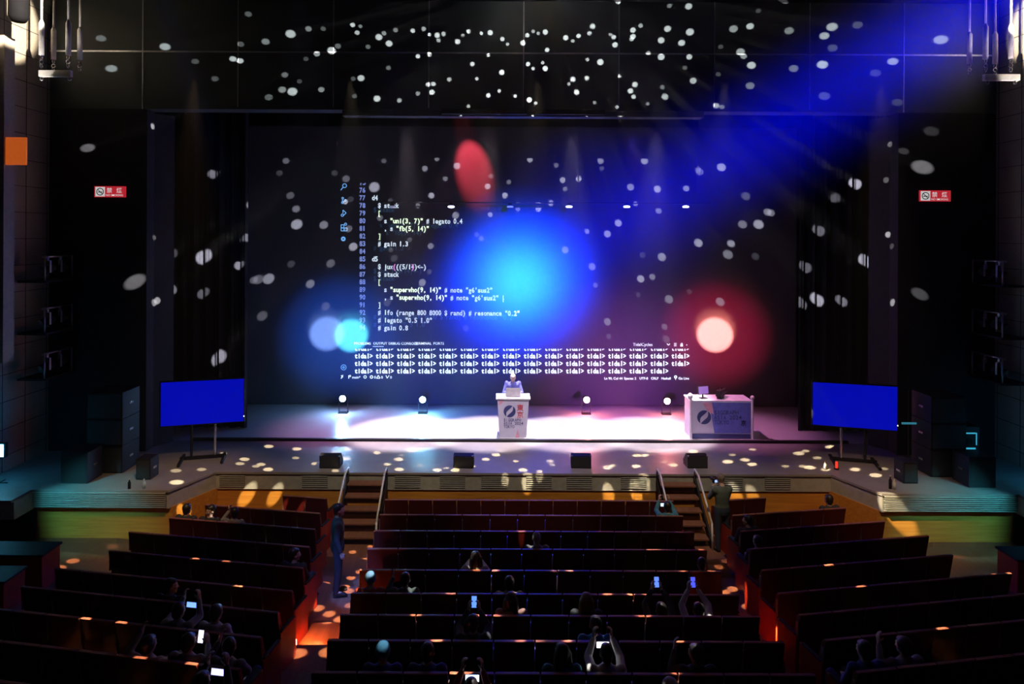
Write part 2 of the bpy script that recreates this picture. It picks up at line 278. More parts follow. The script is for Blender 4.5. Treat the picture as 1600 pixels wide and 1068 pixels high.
# ---------------------------------------------------------------- mesh helpers
class MB:
    def __init__(s): s.bm = bmesh.new()
    def box(s, c, d, rz=0, bev=0, rx=0, ry=0):
        r = bmesh.ops.create_cube(s.bm, size=1, matrix=Matrix.Translation(c) @ Matrix.Rotation(rz, 4, 'Z') @ Matrix.Rotation(ry, 4, 'Y') @ Matrix.Rotation(rx, 4, 'X') @ Matrix.Diagonal((*d, 1)))
        if bev:
            es = list({e for v in r['verts'] for e in v.link_edges})
            bmesh.ops.bevel(s.bm, geom=es, offset=bev, segments=2, profile=.6, affect='EDGES')
        return s
    def cyl(s, p0, p1, r0, r1=None, seg=14, caps=True):
        p0 = Vector(p0); p1 = Vector(p1); r1 = r0 if r1 is None else r1; d = p1-p0
        m = Matrix.Translation((p0+p1)/2) @ d.to_track_quat('Z', 'Y').to_matrix().to_4x4()
        bmesh.ops.create_cone(s.bm, cap_ends=caps, segments=seg, radius1=r0, radius2=r1, depth=d.length, matrix=m)
        return s
    def ball(s, c, r, seg=14, sc=(1, 1, 1), rot=None):
        m = Matrix.Translation(c) @ (rot or Matrix.Identity(4)) @ Matrix.Diagonal((r*sc[0], r*sc[1], r*sc[2], 1))
        bmesh.ops.create_uvsphere(s.bm, u_segments=seg, v_segments=max(6, seg*2//3), radius=1, matrix=m)
        return s
    def cap(s, p0, p1, r0, r1=None, seg=12):
        r1 = r0 if r1 is None else r1
        s.cyl(p0, p1, r0, r1, seg); s.ball(p0, r0, seg); s.ball(p1, r1, seg); return s
    def torus(s, c, R_, r, seg=16, n=8, rot=None):
        rot = rot or Matrix.Identity(3); vs = []
        for i in range(seg):
            a = 2*PI*i/seg; row = []
            for j in range(n):
                b = 2*PI*j/n
                p = Vector(((R_+r*math.cos(b))*math.cos(a), (R_+r*math.cos(b))*math.sin(a), r*math.sin(b)))
                row.append(s.bm.verts.new(rot @ p+Vector(c)))
            vs.append(row)
        for i in range(seg):
            for j in range(n):
                s.bm.faces.new((vs[i][j], vs[(i+1) % seg][j], vs[(i+1) % seg][(j+1) % n], vs[i][(j+1) % n]))
        return s
    def prism(s, poly, z0, z1):             # poly in plan, any simple polygon
        a = [s.bm.verts.new((x, y, z0)) for x, y in poly]; b = [s.bm.verts.new((x, y, z1)) for x, y in poly]
        n = len(poly); s.bm.faces.new(a[::-1]); s.bm.faces.new(b)
        for i in range(n): s.bm.faces.new((a[i], a[(i+1) % n], b[(i+1) % n], b[i]))
        return s
    def loft(s, rings, close=True):          # list of rings (lists of points) joined
        vv = [[s.bm.verts.new(p) for p in r] for r in rings]; n = len(rings[0])
        for a, b in zip(vv, vv[1:]):
            for i in range(n): s.bm.faces.new((a[i], a[(i+1) % n], b[(i+1) % n], b[i]))
        if close: s.bm.faces.new(vv[0][::-1]); s.bm.faces.new(vv[-1])
        return s
    def ellloft(s, secs, seg=18):            # (cx,cy,z,rx,ry)
        return s.loft([[Vector((cx+rx*math.cos(2*PI*i/seg), cy+ry*math.sin(2*PI*i/seg), z)) for i in range(seg)] for cx, cy, z, rx, ry in secs])
    def mesh(s, name, smooth=False):
        bmesh.ops.recalc_face_normals(s.bm, faces=s.bm.faces)
        me = bpy.data.meshes.new(name); s.bm.to_mesh(me); s.bm.free()
        if smooth:
            for p in me.polygons: p.use_smooth = True
        return me
def obj(name, mb, m, parent=None, smooth=False, loc=None, rz=0, label=None):
    me = mb.mesh(name, smooth) if isinstance(mb, MB) else mb
    me.materials.clear(); me.materials.append(m)
    o = bpy.data.objects.new(name, me); C.objects.link(o)
    if parent: o.parent = parent
    if loc is not None: o.location = loc
    o.rotation_euler = (0, 0, rz)
    if label: o['label'] = label
    return o
def tag(o, label, cat, group=None, kind=None):
    if label: o['label'] = label
    if cat: o['category'] = cat
    if group: o['group'] = group
    if kind: o['kind'] = kind
    return o
def thing(name, label, cat, loc=(0, 0, 0), rz=0, group=None):
    o = bpy.data.objects.new(name, None); C.objects.link(o); o.empty_display_size = .1
    o.location = loc; o.rotation_euler = (0, 0, rz)
    return tag(o, label, cat, group)
def struct(name, mb, m, label=None):
    o = obj(name, mb, m); o['kind'] = 'structure'
    if label: o['label'] = label; 
    return o
def dup(root, loc=None, rz=None, label=None, group=None):
    def cp(o, par):
        c = o.copy(); C.objects.link(c); c.parent = par
        for ch in [k for k in o.children]: cp(ch, c)
        return c
    r = cp(root, None)
    if loc is not None: r.location = loc
    if rz is not None: r.rotation_euler = (0, 0, rz)
    if label: r['label'] = label
    if group: r['group'] = group
    return r
GL = {}
def glyphs(s, size, adv=None, align='LEFT', bold=0.0):
    """flat text as (verts, faces); adv sets a fixed advance per character"""
    key0 = (round(bold, 4),)
    def one(t):
        k = (t,)+key0
        if k not in GL:
            cu = bpy.data.curves.new('g', 'FONT'); cu.body = t; cu.size = 1; cu.offset = bold; cu.resolution_u = 3
            o = bpy.data.objects.new('g', cu); me = o.to_mesh()
            vs = [v.co.copy() for v in me.vertices]; fs = [tuple(p.vertices) for p in me.polygons]
            o.to_mesh_clear(); bpy.data.objects.remove(o); bpy.data.curves.remove(cu)
            GL[k] = (vs, fs)
        return GL[k]
    V, Fc = [], []
    if adv is None:
        vs, fs = one(s); V = [v*size for v in vs]; Fc = list(fs)
        if align == 'CENTER' and V:
            mx = (min(v.x for v in V)+max(v.x for v in V))/2; V = [v-Vector((mx, 0, 0)) for v in V]
    else:
        for i, ch in enumerate(s):
            if ch == ' ': continue
            vs, fs = one(ch)
            if not vs: continue
            x0, x1 = min(v.x for v in vs), max(v.x for v in vs); wd = (x1-x0)*size
            k = min(1, adv*.92/wd) if wd else 1
            b = len(V)
            V += [Vector((i*adv+adv/2+(v.x-(x0+x1)/2)*size*k, v.y*size, 0)) for v in vs]
            Fc += [tuple(q+b for q in f) for f in fs]
    return V, Fc
def add_text(mb, s, org, size, right=Vector((1, 0, 0)), up=Vector((0, 0, 1)), adv=None, align='LEFT', bold=0, xscale=1, yclip=None):
    V, Fc = glyphs(s, size, adv, align, bold)
    vs = []
    tmp = bmesh.new()
    for v in V: vs.append(tmp.verts.new(v))
    for f in Fc:
        try: tmp.faces.new([vs[q] for q in f])
        except ValueError: pass
    if yclip:      # keep the glyph heights between the two values
        for co, no in (((0, yclip[0], 0), (0, -1, 0)), ((0, yclip[1], 0), (0, 1, 0))):
            bmesh.ops.bisect_plane(tmp, geom=tmp.verts[:]+tmp.edges[:]+tmp.faces[:], plane_co=co, plane_no=no, clear_outer=True)
    mp = {}
    for v in tmp.verts: mp[v] = mb.bm.verts.new(Vector(org)+right*(v.co.x*xscale)+up*v.co.y)
    for f in tmp.faces: mb.bm.faces.new([mp[v] for v in f.verts])
    tmp.free()

# ---------------------------------------------------------------- haze in the hall
def haze():
    m = bpy.data.materials.new('stage_haze'); m.use_nodes = True; n = m.node_tree; n.nodes.clear()
    out = n.nodes.new('ShaderNodeOutputMaterial'); v = n.nodes.new('ShaderNodeVolumeScatter')
    v.inputs['Density'].default_value = .0012; v.inputs['Color'].default_value = (1, 1, 1, 1); v.inputs['Anisotropy'].default_value = .0
    n.links.new(v.outputs[0], out.inputs['Volume'])
    m.cycles.homogeneous_volume = True
    o = obj('stage_haze', MB().box((0, 15.0, 6.6), (24.9, 16.8, 13.0)), m)
    tag(o, 'thin stage haze hanging through the hall that shows the blue beam', 'haze', kind='stuff')
haze()
#@@BUILD
# ---------------------------------------------------------------- the shell of the hall
CEIL = 13.25
b = MB(); b.box((0, 10, CEIL+.15), (26, 32, .3)); struct('ceiling', b, M_black)
b = MB(); b.box((0, YH+.25, (10.34+CEIL)/2), (25.2, .5, CEIL-10.34)); struct('wall_header', b, M_header)
# thin joint strips between the header panels
b = MB()
zj = P(781, 83, YH).z
b.box((0, YH-.006, zj), (25.2, .014, .04))
for px in (223, 372, 521, 670, 818, 967, 1116, 1265, 1412):
    q = P(px, 120, YH); b.box((q.x, YH-.006, (10.34+CEIL)/2), (.028, .012, CEIL-10.34))
struct('trim_1', b, M_joint)
b = MB(); b.box((0, YH-.03, 10.36), (20.1, .1, .06)); b.box((0, YH+.12, 10.25), (9.6, .34, .14)); struct('trim_2', b, M_header)
def soffit_box(x, label, wd):
    o = obj('lighting_bridge_box', MB().box((0, 0, 0), (wd, .3, .14), bev=.01), M_dark, loc=(x, YH+.0, 10.29)); tag(o, label, 'fixture', 'boxes under the header')
soffit_box(P(757, 177, YH).x, 'long black fixture box under the header, left of the centre joint', 2.25)
soffit_box(P(890, 177, YH).x, 'shorter black fixture box under the header, right of the centre joint', 1.85)
for s, nm in ((-1, 'left'), (1, 'right')):
    b = MB(); b.box((s*11.3, YH+.2, 5.17), (2.6, .4, 10.34)); struct('wall_proscenium_'+nm, b, M_black)
    b = MB(); b.prism([(s*10.0, YH+.39), (s*9.7, YH+.9), (s*9.8, YH+.95), (s*10.4, YH+.4)] if s > 0 else [(s*10.0, YH+.39), (s*10.4, YH+.4), (s*9.8, YH+.95), (s*9.7, YH+.9)], 0, 10.3)
    struct('wall_reveal_'+nm, b, M_black)
    # panelled timber side wall with shallow grooves
    b = MB(); b.box((s*12.75, 8, 6.6), (.3, 22, 13.3)); struct('wall_'+nm, b, M_side)
    b = MB()
    for k in range(18): b.box((s*12.597, 8, 1.6+k*.66), (.012, 21.8, .016))
    for k in range(14): b.box((s*12.597, 18.2-k*.8, 6.6), (.012, .016, 13.2))
    struct('trim_groove_'+nm, b, M_latd)
    b = MB(); b.box((s*12.35, 16.1, 7.8), (.5, .35, 7.6)); struct('wall_pilaster_'+nm, b, M_side)
# walls and roof round the stage house
struct('wall_back', MB().box((0, 24.6, 6.5), (25, .3, 13.2)), M_black)
for s, nm in ((-1, 'left'), (1, 'right')): struct('wall_stage_'+nm, MB().box((s*12.4, 21.5, 6.5), (.3, 6, 13)), M_black)
# stage platform: deck, apron, side extensions
front = [(-7.5, 16.78), (7.5, 16.78), (8.07, 15.55), (11.1, 15.55), (11.1, 14.9), (12.6, 14.9), (12.6, 24.5), (-12.6, 24.5), (-12.6, 14.9), (-11.1, 14.9), (-11.1, 15.55), (-8.07, 15.55)]
struct('stage_platform', MB().prism(front, .80, STAGE-.05), M_lat)
ap = [(-7.5, 16.74), (7.5, 16.74), (8.05, 15.51), (11.14, 15.51), (11.14, 14.86), (12.6, 14.86), (12.6, 19.3), (-12.6, 19.3), (-12.6, 14.86), (-11.14, 14.86), (-11.14, 15.51), (-8.05, 15.51)]
struct('stage_apron', MB().prism(ap, STAGE-.05, STAGE), M_apron)
struct('stage_deck', MB().box((0, 21.9, STAGE-.025), (25, 5.2, .05)), M_stage)
struct('trim_curtain_line', MB().box((0, 19.32, STAGE+.035), (18.4, .12, .07), bev=.01), M_dark)
struct('trim_3', MB().prism([(-7.47, 16.82), (7.47, 16.82), (8.0, 15.62), (11.1, 15.62), (11.1, 17), (-11.1, 17), (-11.1, 15.62), (-8.0, 15.62)], -.02, .82), M_wood)
# louvres: full width slats on the side fronts, patches on the centre front
for s, nm in ((-1, 'left'), (1, 'right')):
    g = thing('louvre_panel', f'ribbed grey louvre band along the {nm} side stage front', 'panel', (s*9.6, 15.55, .82))
    obj('backing', MB().box((0, -.012, .19), (2.98, .02, .36)), M_latd, g)
    sl = MB()
    for k in range(8): sl.box((0, -.04, .035+k*.044), (2.98, .05, .02))
    obj('slat_field', sl, M_lat, g)
LV = [('behind the left stair wall', 363), ('left of the left steps', 492), ('just right of the left steps', 637), ('left of centre under the second wedge', 707), ('left of the centre line', 772), ('right of the centre line', 842), ('under the third wedge', 905), ('left of the right steps', 990), ('right of the right steps', 1140), ('near the right corner', 1215)]
for nm, px in LV:
    q = P(px, 745, 16.78)
    g = thing('louvre_panel', f'slatted vent in the centre stage front, {nm}', 'vent', (q.x, 16.78, .84), 0, 'vents in the stage front')
    obj('backing', MB().box((0, -.004, .16), (.62, .012, .28)), M_latd, g)
    sl = MB()
    for k in range(6): sl.box((0, -.015, .035+k*.05), (.62, .02, .022))
    obj('slat_field', sl, M_lat, g)
# raked floor in tiers, wings swept towards the stage
TH = math.radians(9.5); TT = math.tan(TH)
def strip(y0, y1, z):
    b = MB()
    f = [(-12.6, y0+8.7*TT), (-3.9, y0), (3.9, y0), (12.6, y0+8.7*TT)]; g = [(12.6, y1+8.7*TT), (3.9, y1), (-3.9, y1), (-12.6, y1+8.7*TT)]
    return b, f+g
b = MB(); b.box((0, 15.5, -.15), (25.2, 6, .28)); 
for i in range(10):
    y0, y1 = ROWY[i]-.13, ROWY[i]+.82
    if i == 9: y0 -= 2.5
    f = [(-12.6, y0+8.7*TT), (-3.9, y0), (3.9, y0), (12.6, y0+8.7*TT), (12.6, y1+8.7*TT), (3.9, y1), (-3.9, y1), (-12.6, y1+8.7*TT)]
    b.prism(f, -.3, FLO[i])
b.prism([(-12.6, ROWY[0]+.8+8.7*TT), (-3.9, ROWY[0]+.8), (3.9, ROWY[0]+.8), (12.6, ROWY[0]+.8+8.7*TT), (12.6, 18), (-12.6, 18)], -.3, -.01)
struct('floor', b, M_floor)

# ---------------------------------------------------------------- curtains and the backdrop
def curtain(x0, x1, y, z0, z1, name, label, amp=.07):
    b = MB(); n = max(8, int((x1-x0)/.05)); ra = []; rb = []
    for i in range(n+1):
        x = x0+(x1-x0)*i/n; yy = y+amp*math.sin(x*17)+amp*.4*math.sin(x*41+1)
        ra.append((x, yy))
    for z in ((z0, z1),):
        lo = [b.bm.verts.new((x, yy, z[0])) for x, yy in ra]; hi = [b.bm.verts.new((x, yy, z[1])) for x, yy in ra]
        lo2 = [b.bm.verts.new((x, yy+.03, z[0])) for x, yy in ra]; hi2 = [b.bm.verts.new((x, yy+.03, z[1])) for x, yy in ra]
        for i in range(n):
            b.bm.faces.new((lo[i], lo[i+1], hi[i+1], hi[i])); b.bm.faces.new((lo2[i+1], lo2[i], hi2[i], hi2[i+1]))
            b.bm.faces.new((lo[i], lo2[i], lo2[i+1], lo[i+1])); b.bm.faces.new((hi[i+1], hi2[i+1], hi2[i], hi[i]))
    o = obj(name, b, M_curt); tag(o, label, 'curtain', 'black leg curtains')
curtain(-11.6, -8.15, 20.6, STAGE+.01, 12.6, 'leg_curtain', 'black pleated leg curtain at the left side of the stage opening')
curtain(8.35, 11.6, 20.6, STAGE+.01, 12.6, 'leg_curtain', 'black pleated leg curtain at the right side of the stage opening')
struct('backdrop', MB().box((0, YS+.55, 6.9), (24, .1, 11.3)), M_curt)

# ---------------------------------------------------------------- projection screen and what is projected on it
scr = thing('projection_screen', 'huge dark projection screen behind the stage showing lines of live code', 'screen', (0, YS, 0))
obj('screen_cloth', MB().box((0, .06, 6.0), (19.0, .08, 9.46)), M_screen, scr)
def SP(px, py): 
    q = P(px, py, YS); return Vector((q.x, .0, q.z))
ux = Vector((math.cos(ROLL*.4), 0, -math.sin(ROLL*.4))); pxm = YS/F          # metres per photo pixel on the screen
uz = Vector((0, 0, 1))
ADV = 4.72*pxm
def line(mb, s, px, py, size=10.6, adv=ADV, bold=.03, **k): add_text(mb, s, SP(px, py), size*pxm, ux, uz, adv, bold=bold, **k)
nums = MB(); code = MB(); green = MB(); pink = MB(); ghost = MB()
code_lines = {77: 'd4', 78: '  $ stack', 79: '  [', 80: '    s "uni(3, 7)" # legato 0.4', 81: '    , s "fb(5, 14)"', 82: '  ]', 83: '  # gain 1.3', 85: 'd5', 86: '  $ jux ((5/14)<~)',
              87: '  $ stack', 88: '  [', 89: '    s "superwho(9, 14)" # note "g6\'sus2"', 90: '    , s "superwho(9, 14)" # note "g6\'sus2" |', 91: '  ]',
              92: '  # lfo (range 800 8000 $ rand) # resonance "0.2"', 93: '  # legato "0.5 1.0"', 94: '  # gain 0.8'}
for n in range(75, 95):
    y = 300.5+(n-76)*11.93
    if n == 75: line(nums, '75', 562, y, yclip=(-1, .28*10.6*pxm)); obj('line_number', nums, M_num, scr); continue
    nums = MB(); line(nums, str(n), 561.5, y); obj('line_number', nums, M_num, scr)
    s = code_lines.get(n, '')
    if not s: continue
    cl_ = MB(); line(cl_, s, 581, y); obj('code_line', cl_, M_text if n not in (79, 82, 88, 91) else M_green, scr)
    if n in (80, 81, 89, 90):                 # quoted part again in green tint, a hair in front
        q0 = s.index('"'); q1 = s.index('"', q0+1)
        add_text(green, ' '*q0+s[q0:q1+1], SP(581, y)-Vector((0, .004, 0)), 10.6*pxm, ux, uz, ADV, bold=.026)
    if n in (78, 80, 81, 83, 86, 87, 92, 93):
        ghost = MB(); line(ghost, s, 574, y+6.5, bold=.0); obj('doubled_text_line', ghost, M_ghost, scr, loc=(0, .008, 0), label='dim blue doubled text')
line(pink, '       (     )', 581, 300.5+10*11.93)
tx = MB()
for r in range(4):
    y = 547.5+r*11.75; tx = MB()
    n = 15 if r == 3 else 16
    for k in range(n):
        x = 554+k*33.0
        s = 'tidal>'
        if r == 0: line(tx, s, x, y, yclip=(-.02, .52*10.6*pxm*.55))
        else: line(tx, s, x, y, bold=.036)
    obj('terminal_line', tx, M_text, scr)
tx = MB()
for s, px in (('PROBLEMS', 553), ('OUTPUT', 583), ('DEBUG CONSOLE', 607), ('TERMINAL', 648), ('PORTS', 677)): line(tx, s, px, 538, 5.6, None, .006)
tx.box(SP(591, 541)+Vector((0, -.002, 0)), (17*pxm, .004, .6*pxm))
line(tx, 'TidalCycles', 989, 540, 6.6, None, .006)
for px, s in ((944, 'Ln 90, Col 44'), (975, 'Spaces: 2'), (999, 'UTF-8'), (1017, 'CRLF'), (1033, 'Haskell'), (1060, 'Go Live')): line(tx, s, px, 592.5, 5.2, None, .03)
line(tx, 'main*', 550, 591, 5.6, None, .01)
# icons: search, branch, run, blocks, clock, gear, footer marks, panel buttons
ic = MB()
def ring(mb, px, py, r, t=.55): mb.torus(SP(px, py)+Vector((0, -.01, 0)), r*pxm, t*pxm, 20, 6, Matrix.Rotation(PI/2, 3, 'X'))
def seg(mb, x0, y0, x1, y1, t=.55): mb.cyl(SP(x0, y0)+Vector((0, -.01, 0)), SP(x1, y1)+Vector((0, -.01, 0)), t*pxm, None, 6)
ring(ic, 538.5, 290, 3, .5); seg(ic, 536, 292.5, 532.5, 297)
ring(ic, 535.5, 309.5, 1.3); ring(ic, 535, 316.5, 1.3); ring(ic, 539.5, 313, 1.3); seg(ic, 535.5, 311, 535, 315); seg(ic, 536, 315.5, 539, 314)
seg(ic, 536, 328, 541, 332.5); seg(ic, 541, 332.5, 536, 337); seg(ic, 536, 328, 536, 333); ring(ic, 535, 336, 1.8)
for a, c in ((533, 351), (533, 356), (538, 356)):
    seg(ic, a, c, a+4.5, c); seg(ic, a, c+4.5, a+4.5, c+4.5); seg(ic, a, c, a, c+4.5); seg(ic, a+4.5, c, a+4.5, c+4.5)
ring(ic, 540, 350, 1.7); ring(ic, 536.5, 373, 2.4, 1.2); ring(ic, 537, 573.5, 4, .5); ring(ic, 537, 573.5, 1.3, .5)
fo = MB()
seg(fo, 533, 586, 536, 589); seg(fo, 536, 585.5, 533, 591); seg(fo, 545, 586, 545, 591); ring(fo, 547, 587, 1.2, .4)
ring(fo, 570.5, 588.5, 2, .5); ring(fo, 580.5, 588.5, 2, .6); seg(fo, 588.5, 590.5, 591.2, 586); seg(fo, 591.2, 586, 594, 590.5); seg(fo, 588.5, 590.5, 594, 590.5)
line(fo, '0', 584.5, 591, 5.6, None, .01); line(fo, '0', 595.5, 591, 5.6, None, .01); seg(fo, 603, 586, 605, 590.5); seg(fo, 605, 590.5, 608, 586); line(fo, '0', 609.5, 591, 5.6, None, .01)
ring(fo, 1055.5, 588.5, 1.7, .8); seg(fo, 1055.5, 590, 1055.5, 593)
seg(fo, 1042, 536.5, 1044.3, 539); seg(fo, 1044.3, 539, 1046.5, 536.5)
for k in range(3): seg(fo, 1053, 536+k*2, 1057, 536+k*2, .4)
ring(fo, 1065, 537, 1.2, .4); fo.box(SP(1065, 539.5), (4*pxm, .01, 3*pxm)); ring(fo, 1073, 538.5, .4, .4)
off = (0, -.0, 0)
obj('quoted_text', green, M_green, scr, label='pale green code text')
obj('pink_bracket', pink, M_pinkp, scr, loc=(0, -.006, 0), label='pink brackets')
obj('tab_and_status_text', tx, M_text, scr, label='rows of white terminal text'); obj('side_icons', ic, M_blueicon, scr, label='pale blue side icons'); obj('footer_icons', fo, M_text, scr)

# ---------------------------------------------------------------- lamps on the stage
def floor_lamp_can(x, z, col, label, power, pcol):
    g = thing('floor_spotlight', label, 'stage light', (x, 22.4, STAGE), 0, 'floor spotlights behind the performer')
    h = z-STAGE
    b = MB(); b.cyl((0, .12, h), (0, -.12, h), .09, .115, 20); b.ball((0, .12, h), .09, 16); obj('housing', b, M_dark, g, True)
    b = MB(); b.box((0, 0, .015), (.30, .22, .03)); b.box((-.14, 0, h/2), (.015, .03, h)); b.box((.14, 0, h/2), (.015, .03, h)); obj('yoke', b, M_dark, g)
    l = MB(); l.cyl((0, -.121, h), (0, -.135, h), .10, .10, 24)
    obj('lens', l, mat('lens_'+str(col), (.5, .5, .5), .3, emit=(col, 16)), g, label='glowing lens')
    point('floor_spot_halo', (x, 22.15, z), power*.3, pcol, .06)  # added point light; its halo on the screen stands in for glare
    spot('floor_spot_throw', (x, 22.2, z), (x, 20.6, STAGE), .5, math.radians(80), pcol, 1, .05, .46)
floor_lamp_can(-5.67, 1.72, (.75, .9, 1), 'leftmost glowing blue-white floor spotlight', 330, (.25, .55, 1))
floor_lamp_can(-3.08, 1.70, (.6, .95, 1), 'blue-white floor spotlight left of the lectern, with cyan glow', 330, (.2, .65, 1))
floor_lamp_can(2.24, 1.72, (1, .72, .6), 'orange-white floor spotlight right of the lectern', 260, (1, .22, .2))
floor_lamp_can(4.85, 1.69, (1, .72, .6), 'orange-white floor spotlight beside the table at the right', 260, (1, .22, .2))
bt = thing('lamp_batten', 'thin black batten with small white downlights hanging in front of the screen', 'lamp batten', (0, 22.9, 8.0))
obj('pipe', MB().cyl((-4.6, 0, .12), (6.4, 0, .12), .02), M_dark, bt)
for x in (-4, 2, 6): obj('cable', MB().cyl((x, 0, .12), (x, 0, 5.12), .006, None, 6), M_dark, bt)
for px in (613, 705, 797, 889, 979, 1071):
    q = P(px, 322, 22.9); dim = px in (613, 797)
    h = obj('lamp_head', MB().cyl((q.x, 0, -.06), (q.x, 0, .1), .1, .06, 16), M_dark, bt, True)
    obj('bulb', MB().ball((q.x, -.03, q.z-8.0-.02), .09, 12, (1.25, 1, .5)), mat('batten_bulb_dim' if dim else 'batten_bulb', (.5, .5, .5), emit=((.55, .6, 1), .25 if dim else 7)), h, True, label='glowing bulb')

# ---------------------------------------------------------------- lectern, table, gear
M_card = mat('printed_white_board', (.62, .60, .66), .5, var=.03)
M_navy = mat('print_navy', (.04, .05, .16), .6); M_redp = mat('print_red', (.6, .05, .05), .6); M_pinkprint = mat('print_pink', (.75, .35, .42), .6); M_blueprint = mat('print_blue', (.16, .18, .55), .6)
def logo(parent, cx, cz, r, y):
    # a disc cut by a slanting light S-shaped band
    b = MB(); N = 40
    for sgn in (1, -1):
        pts = []
        a0, a1 = math.radians(62), math.radians(62+176)
        for i in range(N+1):
            a = a0+(a1-a0)*i/N; pts.append((r*math.cos(a), r*math.sin(a)))
        e = pts[-1]; st = pts[0]
        for i in range(1, 12):
            t = i/12; x = e[0]+(st[0]-e[0])*t; z = e[1]+(st[1]-e[1])*t
            o_ = .30*r*math.sin(t*PI)+.10*r*math.sin(2*PI*t)
            pts.append((x-o_*math.sin(math.radians(62)), z+o_*math.cos(math.radians(62))))
        vs = [b.bm.verts.new((cx+sgn*px_, y, cz+sgn*pz_)) for px_, pz_ in pts]
        b.bm.faces.new(vs)
    return obj('round_logo', b, M_navy, parent, label='dark blue round logo')
def printed(parent, name, lines, m, y):
    b = MB()
    for s, x, z, size, ad in lines: add_text(b, s, (x, y, z), size, adv=ad, bold=.01)
    return obj(name, b, m, parent)
q = P(801.5, 686, 19.6)
lec = thing('lectern', 'white lectern with printed logo front at centre stage', 'lectern', (q.x, 19.6, STAGE))
b = MB(); b.loft([[Vector((-.38, 0, 0)), Vector((.38, 0, 0)), Vector((.36, .5, 0)), Vector((-.36, .5, 0))], [Vector((-.45, -.02, 1.12)), Vector((.45, -.02, 1.12)), Vector((.43, .52, 1.12)), Vector((-.43, .52, 1.12))]])
obj('body', b, M_card, lec); obj('top', MB().box((0, .25, 1.145), (.98, .64, .05), bev=.012), M_paintw, lec)
obj('base', MB().box((0, .25, .02), (.86, .62, .04), bev=.01), M_paintw, lec)
fr = thing('front_print', None, None); fr.parent = lec; del_ = None
fr.rotation_euler = (math.radians(1.0), 0, 0); fr.location = (0, -.012, 0)
logo(fr, -.10, .79, .17, 0)
printed(fr, 'printed_kanji', [('東', .10, .82, .20, None)], M_redp, 0); printed(fr, 'printed_kanji', [('京', .10, .62, .20, None)], M_redp, 0)
printed(fr, 'printed_name', [('SIGGRAPH', -.27, .50, .12, .062), ('ASIA 2024', -.27, .405, .12, .062), ('TOKYO', -.27, .31, .12, .062)], M_navy, 0)
b = MB(); b.prism([(.06, .0), (.2, .0), (.13, .28)], 0, .002); me_o = obj('pink_wedge_print', b, M_pinkprint, fr); me_o.rotation_euler = (PI/2, 0, 0)
b = MB(); b.prism([(-.40, .95), (-.26, 1.08), (-.40, 1.08)], 0, .002); me_o = obj('pink_corner_print', b, M_pinkprint, fr); me_o.rotation_euler = (PI/2, 0, 0)
lap = thing('laptop', 'open laptop on the lectern in front of the performer', 'laptop', (q.x, 19.75, STAGE+1.173))
obj('keyboard_base', MB().box((0, .12, .01), (.42, .28, .02), bev=.004), M_chrome, lap); obj('lid', MB().box((0, -.05, .13), (.42, .012, .27), rx=math.radians(14), bev=.004), M_paintw, lap)
q = P(1126, 684, 19.75)
tb = thing('demo_table', 'wide white panelled table with printed logo at the right of the stage', 'table', (q.x, 19.7, STAGE))
obj('front_panel', MB().box((0, 0, .56), (1.70, .04, 1.0)), M_card, tb); obj('table_top', MB().box((0, .36, 1.08), (1.78, .76, .04), bev=.01), M_paintw, tb)
for s in (-1, 1): obj('side_panel', MB().box((s*.84, .36, .53), (.04, .7, 1.06)), M_card, tb)
for s in (-1, 1): obj('corner_post', MB().cyl((s*.88, -.02, 0), (s*.88, -.02, 1.16), .035, .035, 12), M_paintw, tb)
obj('plinth', MB().box((0, -.03, .08), (1.66, .03, .13)), M_navy, tb, label='dark navy plinth')
b = MB(); b.prism([(-.2, .17), (.84, .17), (.84, 1.04), (-.35, 1.04), (-.28, .6)], 0, .003); o = obj('blue_print', b, M_blueprint, tb, loc=(0, -.022, 0)); o.rotation_euler = (PI/2, 0, 0)
b = MB(); b.prism([(-.55, 1.04), (-.28, 1.04), (-.22, .7), (-.42, .82)], 0, .003); o = obj('pink_print', b, M_pinkprint, tb, loc=(0, -.023, 0)); o.rotation_euler = (PI/2, 0, 0)
logo(tb, -.50, .62, .20, -.027)
printed(tb, 'printed_name', [('SIGGRAPH', -.22, .70, .17, .088), ('ASIA 2024', -.22, .56, .17, .088), ('TOKYO', -.22, .42, .17, .088)], M_navy, -.028)
printed(tb, 'printed_kanji', [('京', .54, .40, .17, None)], M_dark, -.03)
o = obj('microphone_head', MB().ball((-.9, -.02, 1.22), .075, 14, (1, 1, 1.3)), M_paintw, tb, True, label='white padded post cap'); obj('microphone_head', MB().ball((.88, -.02, 1.19), .06, 14), M_paintw, tb, True, label='white padded post cap')
for o in list(tb.children):
    if o.name.startswith('microphone_head'): o.name = 'post_cap'
mo = thing('monitor', 'small monitor glowing violet on the table at the right of the stage', 'monitor', (q.x-.45, 19.95, STAGE+1.10), .35)
obj('foot', MB().box((0, 0, .01), (.2, .16, .02)), M_dark, mo); obj('neck', MB().cyl((0, .02, 0), (0, .02, .16), .02), M_dark, mo)
obj('case', MB().box((0, 0, .24), (.36, .03, .24), rx=math.radians(-8)), M_dark, mo); obj('screen_face', MB().box((0, -.017, .24), (.33, .004, .21), rx=math.radians(-8)), mat('monitor_violet', (.1, .1, .1), emit=((.28, .12, .55), .9)), mo, label='glowing violet face')
cm = thing('video_camera', 'black video camera lying on the table beside the monitor', 'camera', (q.x+.05, 19.95, STAGE+1.10), .9)
obj('body', MB().box((0, 0, .16), (.36, .16, .18), bev=.02), M_dark, cm); obj('lens_tube', MB().cyl((.18, 0, .17), (.36, 0, .17), .06, .07), M_dark, cm, True)
